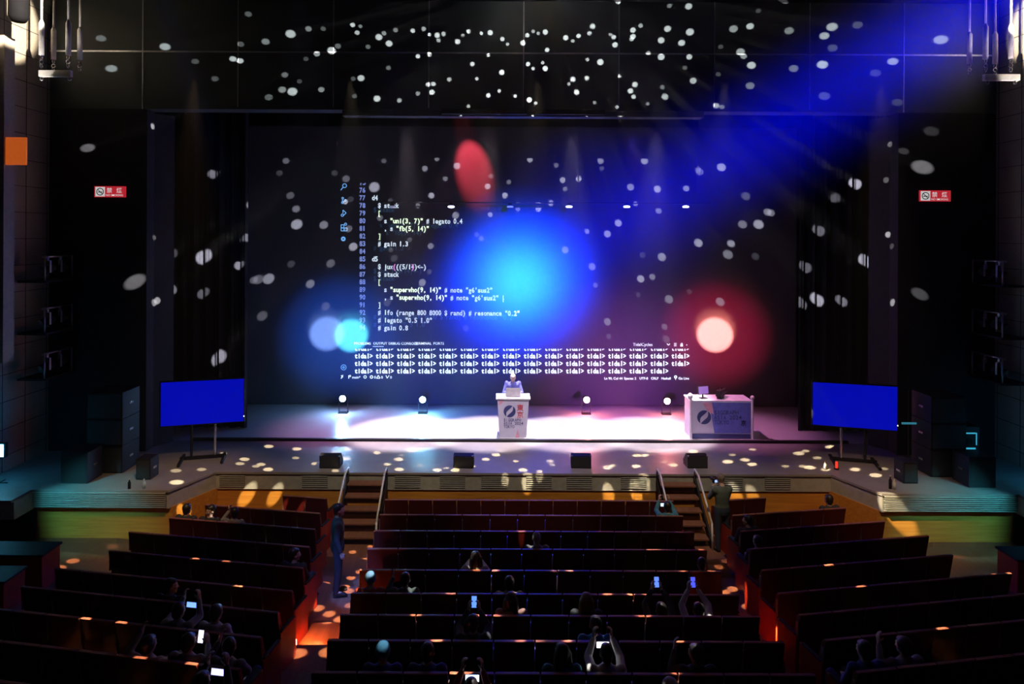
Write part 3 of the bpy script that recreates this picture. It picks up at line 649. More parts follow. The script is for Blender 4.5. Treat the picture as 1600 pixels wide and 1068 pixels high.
b = MB(); b.cyl((-.1, 0, .25), (-.08, 0, .33), .012); b.cyl((.1, 0, .25), (.08, 0, .33), .012); b.cyl((-.1, 0, .33), (.1, 0, .33), .014); obj('carry_handle', b, M_dark, cm)
obj('base_plate', MB().box((0, 0, .035), (.2, .14, .07)), M_dark, cm)
# wedge monitors on the apron
WD = [(515, 'leftmost black wedge speaker lying on the apron'), (724, 'black wedge speaker on the apron, second from the left'), (908, 'black wedge speaker on the apron, third from the left'), (1090, 'rightmost black wedge speaker on the apron, by the right steps')]
wp = None
for px, lb in WD:
    q = PZ(px, 731, STAGE)
    if wp is None:
        g = wp = thing('wedge_speaker', lb, 'speaker', q, 0, 'wedge speakers on the apron')
        b = MB(); v = [(-.02, 0), (.36, 0), (.40, .1), (.16, .33), (0, .30)]
        b.loft([[Vector((-.25, y, z)) for y, z in v], [Vector((.25, y, z)) for y, z in v]]); obj('cabinet', b, M_dark, g)
        obj('grille', MB().box((0, -.022, .16), (.46, .02, .26)), M_grille, g)
        for s in (-1, 1): obj('corner_cap', MB().box((s*.235, -.01, .30), (.03, .04, .03)), M_chrome, g)
    else: dup(wp, q, R.uniform(-.08, .08), lb)
# television on stand
def tv(s, label):
    px, py = (317, 628) if s < 0 else (1335, 634)
    q = P(px, py, 17.6)
    g = thing('television', label, 'television', (q.x, 17.6, STAGE), s*math.radians(-16), 'televisions on stands')
    h = q.z-STAGE
    obj('casing', MB().box((0, .03, h), (2.02, .06, 1.16), bev=.008), M_dark, g)
    obj('screen_panel', MB().box((0, -.002, h), (1.96, .004, 1.10)), mat('tv_blue', (.003, .003, .004), .5, spec=.1, emit=((.0, .003, .5), .85)), g, label='plain blue screen')
    obj('power_light', MB().ball((.99, -.01, h-.42), .012, 8), mat('white_led', (.5, .5, .5), emit=((.9, .9, 1), 6)), g)
    for t in (-1, 1): obj('stand_post', MB().cyl((t*.28, .12, .06), (t*.28, .12, h+.2), .03), M_chrome if t*s < 0 else M_dark, g)
    obj('cross_plate', MB().box((0, .08, h), (.7, .03, .4)), M_dark, g)
    b = MB()
    for t in (-1, 1): b.box((t*.5, -.02, .05), (.07, .9, .05), bev=.01)
    b.box((0, .12, .06), (1.1, .08, .05)); obj('base', b, M_dark, g)
    for t in (-1, 1):
        for u in (-.42, .38): obj('castor', MB().cyl((t*.5-.02, u, .028), (t*.5+.02, u, .028), .028), M_dark, g)
tv(-1, 'large television showing plain blue on a stand at the left of the stage')
tv(1, 'large television showing plain blue on a stand at the right of the stage')
# loudspeaker stacks and boxes
def cab(name, label, x, y, w_, d_, h_, z=STAGE, n=1, rz=0, group=None, m=None):
    g = thing(name, label, 'speaker', (x, y, z), rz, group)
    for k in range(n):
        hh = h_/n
        c = obj('cabinet', MB().box((0, 0, hh*(k+.5)), (w_, d_, hh-.01), bev=.012), m or M_dark, g)
        obj('grille', MB().box((0, -d_/2-.004, hh*(k+.5)), (w_-.06, .012, hh-.08)), M_grille, c)
        for s in (-1, 1): obj('handle', MB().box((s*(w_/2+.005), 0, hh*(k+.5)), (.012, .16, .05)), M_chrome, c)
    return g
for s, nm in ((-1, 'left'), (1, 'right')):
    xo = P(178, 690, 17.0).x if s < 0 else P(1466, 690, 17.0).x
    cab('speaker_stack', f'tall black loudspeaker stack on the {nm} side stage', xo, 17.0, .85, .8, 1.95, n=3, group='tall speaker stacks')
    xo = P(124, 735, 16.1).x if s < 0 else P(1526, 735, 16.1).x
    cab('subwoofer', f'low dark subwoofer box on the {nm} side stage, outside the tall stack', xo, 16.2, .62, .6, .72, group='subwoofers', m=mat('sub_grey', (.03, .035, .05), .5))
    xo = P(222, 740, 16.1).x if s < 0 else P(1425, 740, 16.1).x
    cab('speaker_box', f'small black speaker box between the {nm} stack and the television', xo, 16.35, .34, .4, .5, group='small speaker boxes')
# equipment rack with lit units at the right
q = P(1501, 690, 16.9)
g = thing('equipment_rack', 'equipment rack with cyan lit units behind the right subwoofer', 'rack', (q.x+.18, 17.1, STAGE))
obj('frame', MB().box((0, 0, .58), (.5, .5, 1.16), bev=.01), M_dark, g)
M_cy = mat('cyan_display', (.05, .05, .05), emit=((.05, .5, .75), .8))
for k, z in enumerate((.30, .48, .62, 1.0)): obj('display_strip', MB().box((0, -.256, z), (.30, .01, .05 if k < 3 else .03)), M_cy, g, label='cyan lit display')
obj('edge_strip', MB().box((.17, -.256, .86), (.02, .01, .3)), M_cy, g, label='cyan lit edge')
for x in (-.12, .0): obj('cable_loop', MB().torus((x, -.27, .8), .07, .008, 14, 6, Matrix.Rotation(PI/2, 3, 'X')), M_dark, g)
g = thing('shelf_lamp', 'thin cyan strip light left of the right loudspeaker stack', 'light', P(1421, 661, 17.2)); obj('tube', MB().box((0, 0, 0), (.38, .03, .045)), mat('cyan_dim', (.05, .05, .05), emit=((.03, .2, .28), .8)), g); obj('bracket', MB().box((0, .03, -.3), (.03, .03, 2.2)), M_dark, g)
g.children[1].location = (0, 0, -.0)
# bottles and cups on the side stages
def bottle(px, py, h, m, label, cat='bottle'):
    q = PZ(px, py, STAGE); g = thing('bottle' if cat == 'bottle' else cat, label, cat, q)
    b = MB(); b.ellloft([(0, 0, 0, .032, .032), (0, 0, h*.65, .034, .034), (0, 0, h*.8, .014, .014), (0, 0, h*.94, .014, .014)], 14); obj('body', b, m, g, True)
    obj('cap', MB().cyl((0, 0, h*.94), (0, 0, h), .017, .017, 12), M_paintw, g)
bottle(202, 763, .22, M_dark, 'small dark bottle on the left side stage edge')
bottle(225, 763, .22, mat('pale_cup', (.5, .7, .8), .3), 'pale blue-white bottle at the corner of the left side stage')
bottle(1391, 763, .3, M_dark, 'dark bottle on the right side stage corner, taller of the two')
bottle(1397, 764, .24, M_paintw, 'white-capped bottle on the right side stage corner')
bottle(1289, 733, .2, M_paintw, 'white bottle standing on the apron under the right television')
g = thing('beacon_light', 'small glowing red marker light on the apron under the right television', 'light', PZ(1307, 733, STAGE)); obj('base', MB().cyl((0, 0, 0), (0, 0, .04), .06), M_dark, g); obj('glow_tube', MB().cyl((0, 0, .04), (0, 0, .19), .03), mat('red_glow', (.3, .02, .02), emit=((1, .04, .02), 1.2)), g, label='red glowing tube')
# no smoking signs
M_signr = mat('sign_red', (.6, .03, .04), .5, emit=((.75, .03, .05), .55)); M_signw = mat('sign_white', (.7, .7, .7), .5, emit=((.8, .78, .78), .65)); M_signk = mat('sign_black', (.03, .03, .03), .5)
for px, py, nm in ((173, 299.5, 'left'), (1460, 306, 'right')):
    q = P(px, py, YH); g = thing('no_smoking_sign', f'red and white no smoking sign on the black wall {nm} of the stage', 'sign', (q.x, YH-.02, q.z), 0, 'no smoking signs')
    obj('panel', MB().box((0, 0, 0), (.83, .03, .29)), M_signr, g); obj('white_square', MB().box((-.26, -.017, 0), (.25, .006, .25)), M_signw, g)
    b = MB(); b.torus((-.26, -.022, 0), .09, .011, 24, 6, Matrix.Rotation(PI/2, 3, 'X')); b.cyl((-.32, -.022, .06), (-.2, -.022, -.06), .009); b.box((-.26, -.022, -.01), (.12, .005, .022)); obj('symbol', b, M_signk, g, label='crossed cigarette symbol')
    for ch, x in (('禁', -.09), ('煙', .17)): b = MB(); add_text(b, ch, (x, -.017, -.02), .15, bold=.01); obj('kanji', b, M_signw, g)
    b = MB(); add_text(b, 'NO SMOKING', (-.11, -.017, -.115), .072, bold=.01); obj('lettering', b, M_signw, g)
#@@PART2
# ---------------------------------------------------------------- theatre seats
BACKH = .95
def make_seat(panel=0):
    """origin on the floor under the backrest, facing +Y; panel: -1/+1 adds a closed side panel towards an aisle"""
    g = thing('theatre_seat', 'x', 'seat')
    b = MB()
    for z0, z1, y0, y1 in ((.30, .93, 0, -.06),):
        b.loft([[Vector((-.25, .06, z0)), Vector((.25, .06, z0)), Vector((.25, .10, z0)), Vector((-.25, .10, z0))],
                [Vector((-.262, .01, .62)), Vector((.262, .01, .62)), Vector((.262, .05, .62)), Vector((-.262, .05, .62))],
                [Vector((-.262, -.05, z1)), Vector((.262, -.05, z1)), Vector((.262, -.01, z1)), Vector((-.262, -.01, z1))]])
    obj('backrest', b, M_seatback, g)
    obj('top_rail', MB().box((0, -.03, .94), (.524, .05, .022), bev=.006), M_trim, g)
    b = MB(); b.loft([[Vector((-.22, .10, .40)), Vector((.22, .10, .40)), Vector((.22, .17, .40)), Vector((-.22, .17, .40))],
                      [Vector((-.24, .05, .62)), Vector((.24, .05, .62)), Vector((.24, .14, .62)), Vector((-.24, .14, .62))],
                      [Vector((-.24, -.008, .90)), Vector((.24, -.008, .90)), Vector((.24, .06, .90)), Vector((-.24, .06, .90))]])
    obj('back_cushion', b, M_seat, g)
    obj('seat_cushion', MB().box((0, .32, .28), (.45, .44, .11), bev=.03, rx=math.radians(4)), M_seat, g)
    for sx in ((-1,) if panel == 0 else (-1, 1)):
        if sx == panel: 
            p = obj('side_panel', MB().box((sx*.275, .25, .31), (.03, .50, .62), bev=.008), M_panel, g, label='red vinyl aisle panel')
        else:
            p = obj('side_frame', MB().box((sx*.268, .25, .28), (.02, .30, .56)).box((sx*.268, .25, .02), (.05, .4, .04)), M_metal, g)
        obj('armrest', MB().box((sx*.268, .24, .63), (.05, .42, .03), bev=.01), M_dark, g)
    obj('back_bracket', MB().box((-.269, .005, .70), (.010, .05, .26)), M_metal, g)
    return g
PROTO = {0: make_seat(0), -1: make_seat(-1), 1: make_seat(1)}
USED = set()
def put_seat(x, y, z, rz, label, kind=0, sx=1.0, group=None):
    pr = PROTO[kind]
    if kind in USED: g = dup(pr)
    else: g = pr; USED.add(kind)
    g.location = (x, y, z); g.rotation_euler = (0, 0, rz); g.scale = (sx, 1, 1); g['label'] = label; g['group'] = group
    return g
ORD = ['first', 'second', 'third', 'fourth', 'fifth', 'sixth', 'seventh', 'eighth', 'ninth', 'tenth', 'eleventh', 'twelfth', 'thirteenth']
RN = ['front row', 'second row', 'third row', 'fourth row', 'fifth row', 'sixth row', 'seventh row', 'eighth row', 'ninth row', 'tenth row']
EDGE_L = [-3.22+.05*i for i in range(10)]
SEATPOS = {}
for i in range(10):
    n = 12 if i % 2 == 0 else 11
    x0 = EDGE_L[i]; x1 = 3.42-.03*i; pitch = (x1-x0)/n
    if pitch < .53: n -= 1; pitch = (x1-x0)/n
    for k in range(n):
        x = x0+(k+.5)*pitch
        kind = -1 if k == 0 else (1 if k == n-1 else 0)
        lb = f'dark red theatre seat, centre block {RN[i]}, {ORD[k]} from the left aisle'
        put_seat(x, ROWY[i], FLO[i], 0, lb, kind, pitch/.543, 'centre block theatre seats'); SEATPOS[('c', i, k)] = (x, ROWY[i], FLO[i], 0)
WX0 = [-4.55, -4.45, -4.3, -4.15, -4.0, -3.9, -3.82, -3.75, -3.68, -3.6]
WCNT = [2, 5, 6, 7, 7, 8, 8, 8, 7, 5]
WSH = [.30, 0, 0, 0, 0, 0, 0, 0, 0, 0]
for s, nm in ((-1, 'left'), (1, 'right')):
    for i in range(10):
        for k in range(WCNT[i]):
            u = (k+.5)*.545
            x = s*(-WX0[i]+u*math.cos(TH)); y = ROWY[i]+u*math.sin(TH)+.05
            kind = 0 if k else -s
            lb = f'dark red theatre seat, {nm} block {RN[i]}, {ORD[k]} from the aisle'
            put_seat(x, y, FLO[i], -s*TH*-1, lb, kind, 1.0, f'{nm} block theatre seats'); SEATPOS[(nm[0], i, k)] = (x, y, FLO[i], s*TH)

# low side-box parapets at the outer aisles
for s, nm in ((-1, 'left'), (1, 'right')):
    for y, lb in ((13.3, 'nearer the stage'), (12.3, 'nearer the camera')):
        g = thing('box_parapet', f'low dark red parapet of the {nm} side box, {lb}', 'parapet', (s*10.9, y, .2), 0, 'side box parapets')
        obj('body', MB().box((0, 0, .34), (3.3, .55, .68), bev=.02), M_panel, g)
        obj('cap_rail', MB().box((0, 0, .70), (3.36, .6, .04), bev=.01), M_dark, g)

# step lights at the aisles
M_lamp = mat('step_lamp', (.5, .3, .1), emit=((1, .62, .25), 14))
for px, py, s, nm in ((457, 1003, -1, 'left'), (1243, 1016, 1, 'right')):
    q = PZ(px, py, FLO[5]+.08)
    g = thing('step_light', f'glowing orange step light low beside the {nm} aisle', 'light', (q.x, q.y, FLO[5]), 0, 'aisle step lights')
    obj('housing', MB().box((0, 0, .07), (.11, .09, .14), bev=.01), M_dark, g)
    obj('lens', MB().box((-s*.05, -.03, .075), (.03, .09, .10), bev=.006), M_lamp, g, label='glowing orange lens')
    spot('step_glow', (q.x-s*.12, q.y-.02, FLO[5]+.30), (q.x-s*.5, q.y+.25, FLO[5]), 1.1, math.radians(125), (1, .25, .05), .9, .02, .2)
    point('step_glow_low', (q.x-s*.12, q.y-.08, FLO[5]+.12), 2.5, (1, .28, .06), .02)

# ---------------------------------------------------------------- hanging hoist rods at the header ends
for s, nm in ((-1, 'left'), (1, 'right')):
    data = ((65, 16.2, 33, 86), (84, 17.2, 44, 93), (107, 16.2, 33, 86), (125, 17.2, 44, 93)) if s < 0 else ((1580, 16.2, 39, 92), (1555, 17.2, 51, 99), (1540, 16.2, 39, 92), (1515, 17.2, 51, 99))
    nn = ('outermost, in front of the lit wall', 'second from the wall, farther back', 'third from the wall, nearer', 'innermost, against the header')
    for (px, Y, y0, y1), w_ in zip(data, nn):
        a = P(px, y0, Y); c = P(px, y1, Y)
        g = thing('hoist_rod', f'white hanging hoist rod with thick sleeve, {nm} side, {w_}', 'hoist rod', (a.x, Y, c.z), 0, 'hoist rods hanging beside the header')
        L_ = a.z-c.z
        obj('rod', MB().cyl((0, 0, L_), (0, 0, CEIL-c.z), .024), M_paintw, g, True)
        b = MB(); b.ellloft([(0, 0, 0, .058, .058), (0, 0, L_*.93, .060, .060), (0, 0, L_*1.03, .026, .026)], 18); obj('sleeve', b, M_paintw, g, True)
        for k in range(3):
            rot = Matrix.Rotation(PI/2, 3, 'X') if k % 2 else Matrix.Rotation(PI/2, 3, 'Y')
            obj('chain_link', MB().torus((0, 0, -.06-k*.10), .045, .011, 14, 6, rot), M_chrome, g, True)
    xa, xb = ((62, 112) if s < 0 else (1537, 1592))
    a = P(xa, 115 if s < 0 else 121, 16.2); c = P(xb, 115 if s < 0 else 122, 16.2)
    g = thing('hanging_bar', f'flat grey bar hung from the {nm} pair of front hoist rods', 'bar', ((a.x+c.x)/2, 16.2, a.z), 0, 'bars hung from the rods')
    obj('bar', MB().box((0, 0, 0), (abs(c.x-a.x), .10, .15), bev=.01), M_paintw, g)
    for t in (-.33, .33): obj('hook', MB().torus((t, 0, -.12), .04, .010, 14, 6, Matrix.Rotation(PI/2, 3, 'X')), M_chrome, g, True)
g = thing('hanging_can_light', 'large dark cylindrical lamp hanging at the upper left corner', 'light', P(29, 20, 15.6))
q0 = P(29, 34, 15.6)
b = MB(); b.ellloft([(0, 0, q0.z-g.location.z, .14, .14), (0, 0, q0.z-g.location.z+.10, .20, .20), (0, 0, CEIL-g.location.z-.01, .20, .20)], 24); obj('housing', b, mat('black_matt', (.004, .004, .005), .9, spec=.05), g, True)
obj('side_tube', MB().cyl((-.24, .05, -.05), (-.24, .05, CEIL-g.location.z-.01), .05), M_metal, g, True)
g = thing('orange_panel', 'plain orange panel mounted high on the left side wall', 'panel', P(6, 236, 16.0)+Vector((.1, 0, 0)))
obj('face', MB().box((0, 0, 0), (.86, .05, .64), rz=.0), mat('orange_panel_face', (.75, .17, .03), .5, emit=((.8, .14, .02), .5)), g); obj('wall_bracket', MB().box((-.30, .05, 0), (.3, .05, .05)), M_dark, g)  # the panel's lit look is put into its own emission

# lighting galleries on the side walls
def par_can(name, loc, rz, tilt, label, group, lens=None, sc=1.0):
    g = thing(name, label, 'stage light', loc, rz, group)
    b = MB(); rot = Matrix.Rotation(tilt, 4, 'X')
    d = rot @ Vector((0, -1, 0))
    b.cyl(d*-.16*sc, d*.16*sc, .085*sc, .11*sc, 16); obj('housing', b, M_dark, g, True)
    obj('lens', MB().cyl(d*.155*sc, d*.17*sc, .095*sc, None, 16), lens or M_chrome, g)
    b = MB(); b.box((-.13*sc, 0, .07), (.012, .04, .3)); b.box((.13*sc, 0, .07), (.012, .04, .3)); b.box((0, 0, .22), (.27*sc, .04, .012)); obj('yoke', b, M_metal, g)
    obj('clamp', MB().box((0, 0, .27), (.05, .05, .1)), M_chrome, g)
    return g
for s, nm in ((-1, 'left'), (1, 'right')):
    for j, (py, lv) in enumerate(((425, 'upper'), (505, 'middle'), (575, 'lower'))):
        zc = P(781, py, 17.4).z
        g = thing('lighting_gallery', f'{lv} dark lighting gallery rail on the {nm} side wall', 'gallery', (s*12.2, 17.62, zc), 0, f'lighting galleries, {nm} side')
        obj('platform', MB().box((0, 0, -.28), (.7, 1.16, .05)), M_dark, g)
        obj('pipe', MB().cyl((-s*.25, -.57, .34), (-s*.25, .57, .34), .025), M_metal, g, True)
        for t in (-.54, .54): obj('post', MB().cyl((-s*.3, t, -.28), (-s*.3, t, .36), .02), M_metal, g, True)
        for k, (t, tl) in enumerate(((-.36, .3), (.14, .55))):
            par_can('par_can', (s*11.95, 17.62+t, zc+.02), s*(.5+.3*k), tl, f'dark spotlight on the {lv} {nm} gallery, {"nearer the camera" if k == 0 else "nearer the stage"}', 'gallery spotlights')
M_cyl = mat('cyan_lens', (.1, .4, .5), emit=((.25, .85, 1), 12))
q = P(0, 703, 15.9)
g = thing('cyan_flood_light', 'bright cyan flood light on a stand at the left edge', 'light', (q.x-.02, q.y, STAGE)); h = q.z-STAGE
obj('stand', MB().cyl((0, 0, 0), (0, 0, h-.1), .02), M_dark, g); b = MB()
b.box((0, .03, h), (.30, .12, .34), bev=.015); obj('housing', b, M_dark, g); obj('lens', MB().box((.0, -.035, h), (.24, .01, .28)), M_cyl, g, label='glowing cyan lens')
b = MB(); b.cyl((-.2, 0, .012), (.2, 0, .012), .012); b.cyl((0, -.2, .012), (0, .2, .012), .012); obj('foot', b, M_dark, g)
point('cyan_flood_glow', (q.x, q.y-.25, q.z), 12, (.05, .55, 1), .08)
point('cyan_flood_glow', (12.0, 15.9, q.z), 6, (.05, .55, 1), .08)

# ---------------------------------------------------------------- stairs up to the stage
for px0, px1, nm in ((545, 605, 'left'), (1026, 1084, 'right')):
    xa = P(px0, 740, 16.78).x; xb = P(px1, 740, 16.78).x; W = xb-xa
    g = thing('stage_steps', f'wooden steps with white side rails up to the stage, {nm} of centre', 'steps', ((xa+xb)/2, 16.73, 0), 0, 'steps up to the stage')
    N = 5
    for k in range(N):
        z = STAGE*(k+1)/(N+1); y = -1.3+1.3*k/N
        obj('tread', MB().box((0, y+.13, z), (W-.06, .28, .04), bev=.006), M_floor, g)
        obj('riser', MB().box((0, y+.25, z-STAGE/(N+1)/2), (W-.08, .02, STAGE/(N+1)-.04)), M_floor, g)
    for t in (-1, 1):
        b = MB(); b.loft([[Vector((t*W/2-.02, -1.36, 0)), Vector((t*W/2+.02, -1.36, 0)), Vector((t*W/2+.02, -1.36, .25)), Vector((t*W/2-.02, -1.36, .25))],
                          [Vector((t*W/2-.02, -.0, .95)), Vector((t*W/2+.02, -.0, .95)), Vector((t*W/2+.02, -.0, STAGE+.0)), Vector((t*W/2-.02, -.0, STAGE+.0))]])
        obj('stringer', b, M_dark, g)
        b = MB(); pts = [(-1.45, .05), (-1.40, .62), (-.35, 1.33), (-.02, 1.36), (.0, STAGE)]
        for (y0, z0), (y1, z1) in zip(pts, pts[1:]): b.cap((t*W/2, y0, z0), (t*W/2, y1, z1), .022, None, 10)
        obj('handrail', b, M_paintw, g, True)
#@@PART3
# ---------------------------------------------------------------- people
SKIN = mat('skin', (.52, .33, .25), .55, var=.04); HAIR = mat('dark_hair', (.02, .015, .012), .45, bump=.4, scale=80)
EYE = mat('eye_white', (.75, .74, .7), .3); LIPS = mat('lips', (.38, .16, .14), .5)
DG = bpy.context.evaluated_depsgraph_get
FCACHE = {}
TSC = bpy.data.scenes.new('remesh_workspace')
def fuse(mb, name, vox=.011, m=None, parent=None, label=None, smooth=4):
    """one continuous surface out of overlapping volumes"""
    key = (name, hash(tuple(round(c, 4) for v in mb.bm.verts for c in v.co)))
    if key not in FCACHE:
        me = mb.mesh(name); o = bpy.data.objects.new('tmp', me); TSC.collection.objects.link(o)
        md = o.modifiers.new('r', 'REMESH'); md.mode = 'VOXEL'; md.voxel_size = vox; md.use_smooth_shade = True
        sm = o.modifiers.new('s', 'SMOOTH'); sm.iterations = smooth; sm.factor = .5
        vl = TSC.view_layers[0]; vl.update(); dg = vl.depsgraph
        me2 = bpy.data.meshes.new_from_object(o.evaluated_get(dg)); me2.name = name
        bpy.data.objects.remove(o); bpy.data.meshes.remove(me)
        for p in me2.polygons: p.use_smooth = True
        me2.materials.clear(); me2.materials.append(m or SKIN)
        FCACHE[key] = me2
    else: mb.bm.free()
    o = bpy.data.objects.new(name, FCACHE[key]); C.objects.link(o); o.parent = parent
    o.material_slots[0].link = 'OBJECT'; o.material_slots[0].material = m or SKIN
    if label: o['label'] = label
    return o
def V3(*a): return Vector(a)
def hand(b, wrist, d, palm, side, curl=.35):
    """d: direction of the fingers, palm: direction the palm faces, side: thumb side"""
    d = d.normalized(); palm = (palm-d*palm.dot(d)).normalized(); lat = d.cross(palm).normalized()
    if lat.dot(side) < 0: lat = -lat
    base = wrist+d*.02
    for t in (-.028, -.009, .010, .028): b.cap(base+lat*t*.7, wrist+d*.085+lat*t, .015, .0125, 8)
    ln = [(.028, .066), (.010, .076), (-.009, .070), (-.027, .054)]
    for t, L_ in ln:
        p = wrist+d*.085+lat*t
        a1 = curl*.8; a2 = curl*2.0; a3 = curl*3.0
        for a, f in ((a1, .45), (a2, .32), (a3, .25)):
            q = p+(d*math.cos(a)+palm*math.sin(a))*L_*f; b.cap(p, q, .0092, .0085, 8); p = q
    p = wrist+d*.03+lat*.026
    for v, f in (((d*.55+lat*.75+palm*.35), .035), ((d*.85+lat*.25+palm*.5), .032)):
        q = p+v.normalized()*f; b.cap(p, q, .0115, .010, 8); p = q
def person(label, loc, rz, pose, top, bottom, hair='short', hair_m=None, shoes=None, group='audience members in the seats', headyaw=0.0, tilt=0.0, skin=None, sleeves=True, z_off=0):
    g = thing('person', label, 'person', loc, rz, group)
    sk = skin or SKIN
    J = pose
    hp, wa, ch, nk, hd = J['hip'], J['waist'], J['chest'], J['neck'], J['head']
    def torso(b, k):
        def sec(p, rx, ry): return p, rx+k, ry+k
        secs = [sec(hp+V3(0, 0, -.06), .13, .10), sec(hp, .165, .115), sec(wa, .14, .10), sec(ch, .165, .11), sec(ch+(nk-ch)*.55, .175, .095), sec(ch+(nk-ch)*.85, .10, .07), sec(nk, .055, .055)]
        rings = []
        for p, rx, ry in secs: rings.append([V3(p.x+rx*math.cos(a*PI/8), p.y+ry*math.sin(a*PI/8), p.z) for a in range(16)])
        b.loft(rings)
        for s in ('L', 'R'): b.cap(J['sh'+s], ch+(J['sh'+s]-ch)*.35, .058+k, .07+k)
    b = MB(); torso(b, 0)
    b.cap(nk-V3(0, 0, .02), hd-V3(0, .01, .05), .053, .05)
    # head with jaw, nose, ears, brow
    H = Matrix.Translation(hd) @ Matrix.Rotation(headyaw, 4, 'Z') @ Matrix.Rotation(tilt, 4, 'X')
    def h(x, y, z): return H @ V3(x, y, z)
    b.ball(h(0, -.008, .022), .1, 18, (.76, .95, .98), H.to_3x3().to_4x4())
    b.ball(h(0, .02, -.045), .1, 16, (.58, .68, .66), H.to_3x3().to_4x4()); b.ball(h(0, .062, -.085), .026, 10)
    b.cap(h(0, .088, .015), h(0, .104, -.022), .010, .015, 10)
    for s in (-1, 1):
        b.ball(h(s*.076, -.005, -.01), .03, 10, (.35, .7, 1), H.to_3x3().to_4x4()); b.ball(h(s*.036, .068, -.018), .022, 10); b.cap(h(s*.012, .087, .028), h(s*.05, .075, .03), .010, .008, 8)
    for s in ('L', 'R'):
        sg = -1 if s == 'L' else 1
        b.cap(J['sh'+s], J['el'+s], .048, .040); b.cap(J['el'+s], J['wr'+s], .040, .027)
        hd_ = J.get('hd'+s, (J['wr'+s]-J['el'+s])); pl = J.get('pl'+s, V3(0, 0, -1)); hand(b, J['wr'+s], hd_, pl, J.get('th'+s, V3(-sg, 0, .3)), J.get('curl', .4))
        b.cap(J['hj'+s], J['kn'+s], .082, .058); b.cap(J['kn'+s], J['an'+s], .056, .036); b.cap(J['an'+s], J['to'+s], .038, .03)
    fuse(b, 'body', .0095, sk, g, smooth=2)
    b = MB(); torso(b, .016)
    for s in ('L', 'R'):
        b.cap(J['sh'+s], J['el'+s], .062, .053)
        if sleeves: b.cap(J['el'+s], J['wr'+s]+(J['el'+s]-J['wr'+s])*.1, .053, .037)
    b.torus(nk+V3(0, .004, -.005), .058, .016, 16, 8)
    fuse(b, 'jacket', .013, top, g)
    b = MB()
    rings = [[V3(p.x+rx*math.cos(a*PI/8), p.y+ry*math.sin(a*PI/8), p.z) for a in range(16)] for p, rx, ry in ((hp+V3(0, 0, -.09), .15, .12), (hp, .185, .135), (hp+V3(0, 0, .10), .165, .125))]
    b.loft(rings)
    for s in ('L', 'R'): b.cap(J['hj'+s], J['kn'+s], .096, .072); b.cap(J['kn'+s], J['an'+s]+V3(0, 0, .02), .070, .052)
    fuse(b, 'trousers', .013, bottom, g)
    for s in ('L', 'R'):
        b = MB(); b.cap(J['an'+s]+V3(0, -.02, -.02), J['to'+s], .046, .040); b.box((J['an'+s]+J['to'+s])/2+V3(0, 0, -.045), (.08, .27, .03), bev=.01)
        fuse(b, 'shoe', .011, shoes or M_dark, g)
    hm = hair_m or HAIR
    b = MB(); rm = H.to_3x3().to_4x4()
    if hair in ('short', 'long', 'bald'):
        if hair != 'bald':
            b.ball(h(0, -.026, .036), .1, 18, (.86, .93, 1.0), rm); b.ball(h(0, .03, .075), .05, 12, (1.3, 1.1, .75), rm)
            b.ball(h(0, -.06, -.02), .07, 14, (.95, .7, 1), rm)
        if hair == 'long':
            for s in (-1, 0, 1): b.cap(h(s*.06, -.045, .0), h(s*.085, -.07, -.20), .052, .045)
            for s in (-1, 1): b.cap(h(s*.075, .0, .02), h(s*.09, .01, -.18), .03, .03)
        if hair != 'bald': fuse(b, 'hair', .010, hm, g)
    elif hair == 'beanie':
        b.ball(h(0, -.012, .045), .1, 18, (.92, 1.08, 1.0), rm); b.torus(h(0, -.01, .02), .088, .018, 20, 8, H.to_3x3() @ Matrix.Diagonal((.92, 1.08, 1)).to_3x3()); fuse(b, 'beanie', .010, hm, g)
    elif hair == 'cap':
        b.ball(h(0, -.01, .045), .1, 18, (.88, 1.02, .92), rm); b.ball(h(0, .10, .04), .07, 14, (1, 1, .14), rm); fuse(b, 'cap', .010, hm, g)
    for s in (-1, 1): 
        e = obj('eye', MB().ball(h(s*.031, .078, .004), .0125, 10), EYE, g, True); obj('pupil', MB().ball(h(s*.031, .089, .004), .0055, 8), HAIR, e, True)
    obj('mouth', MB().ball(h(0, .084, -.052), .02, 10, (1.1, .4, .28), rm), LIPS, g, True)
    return g
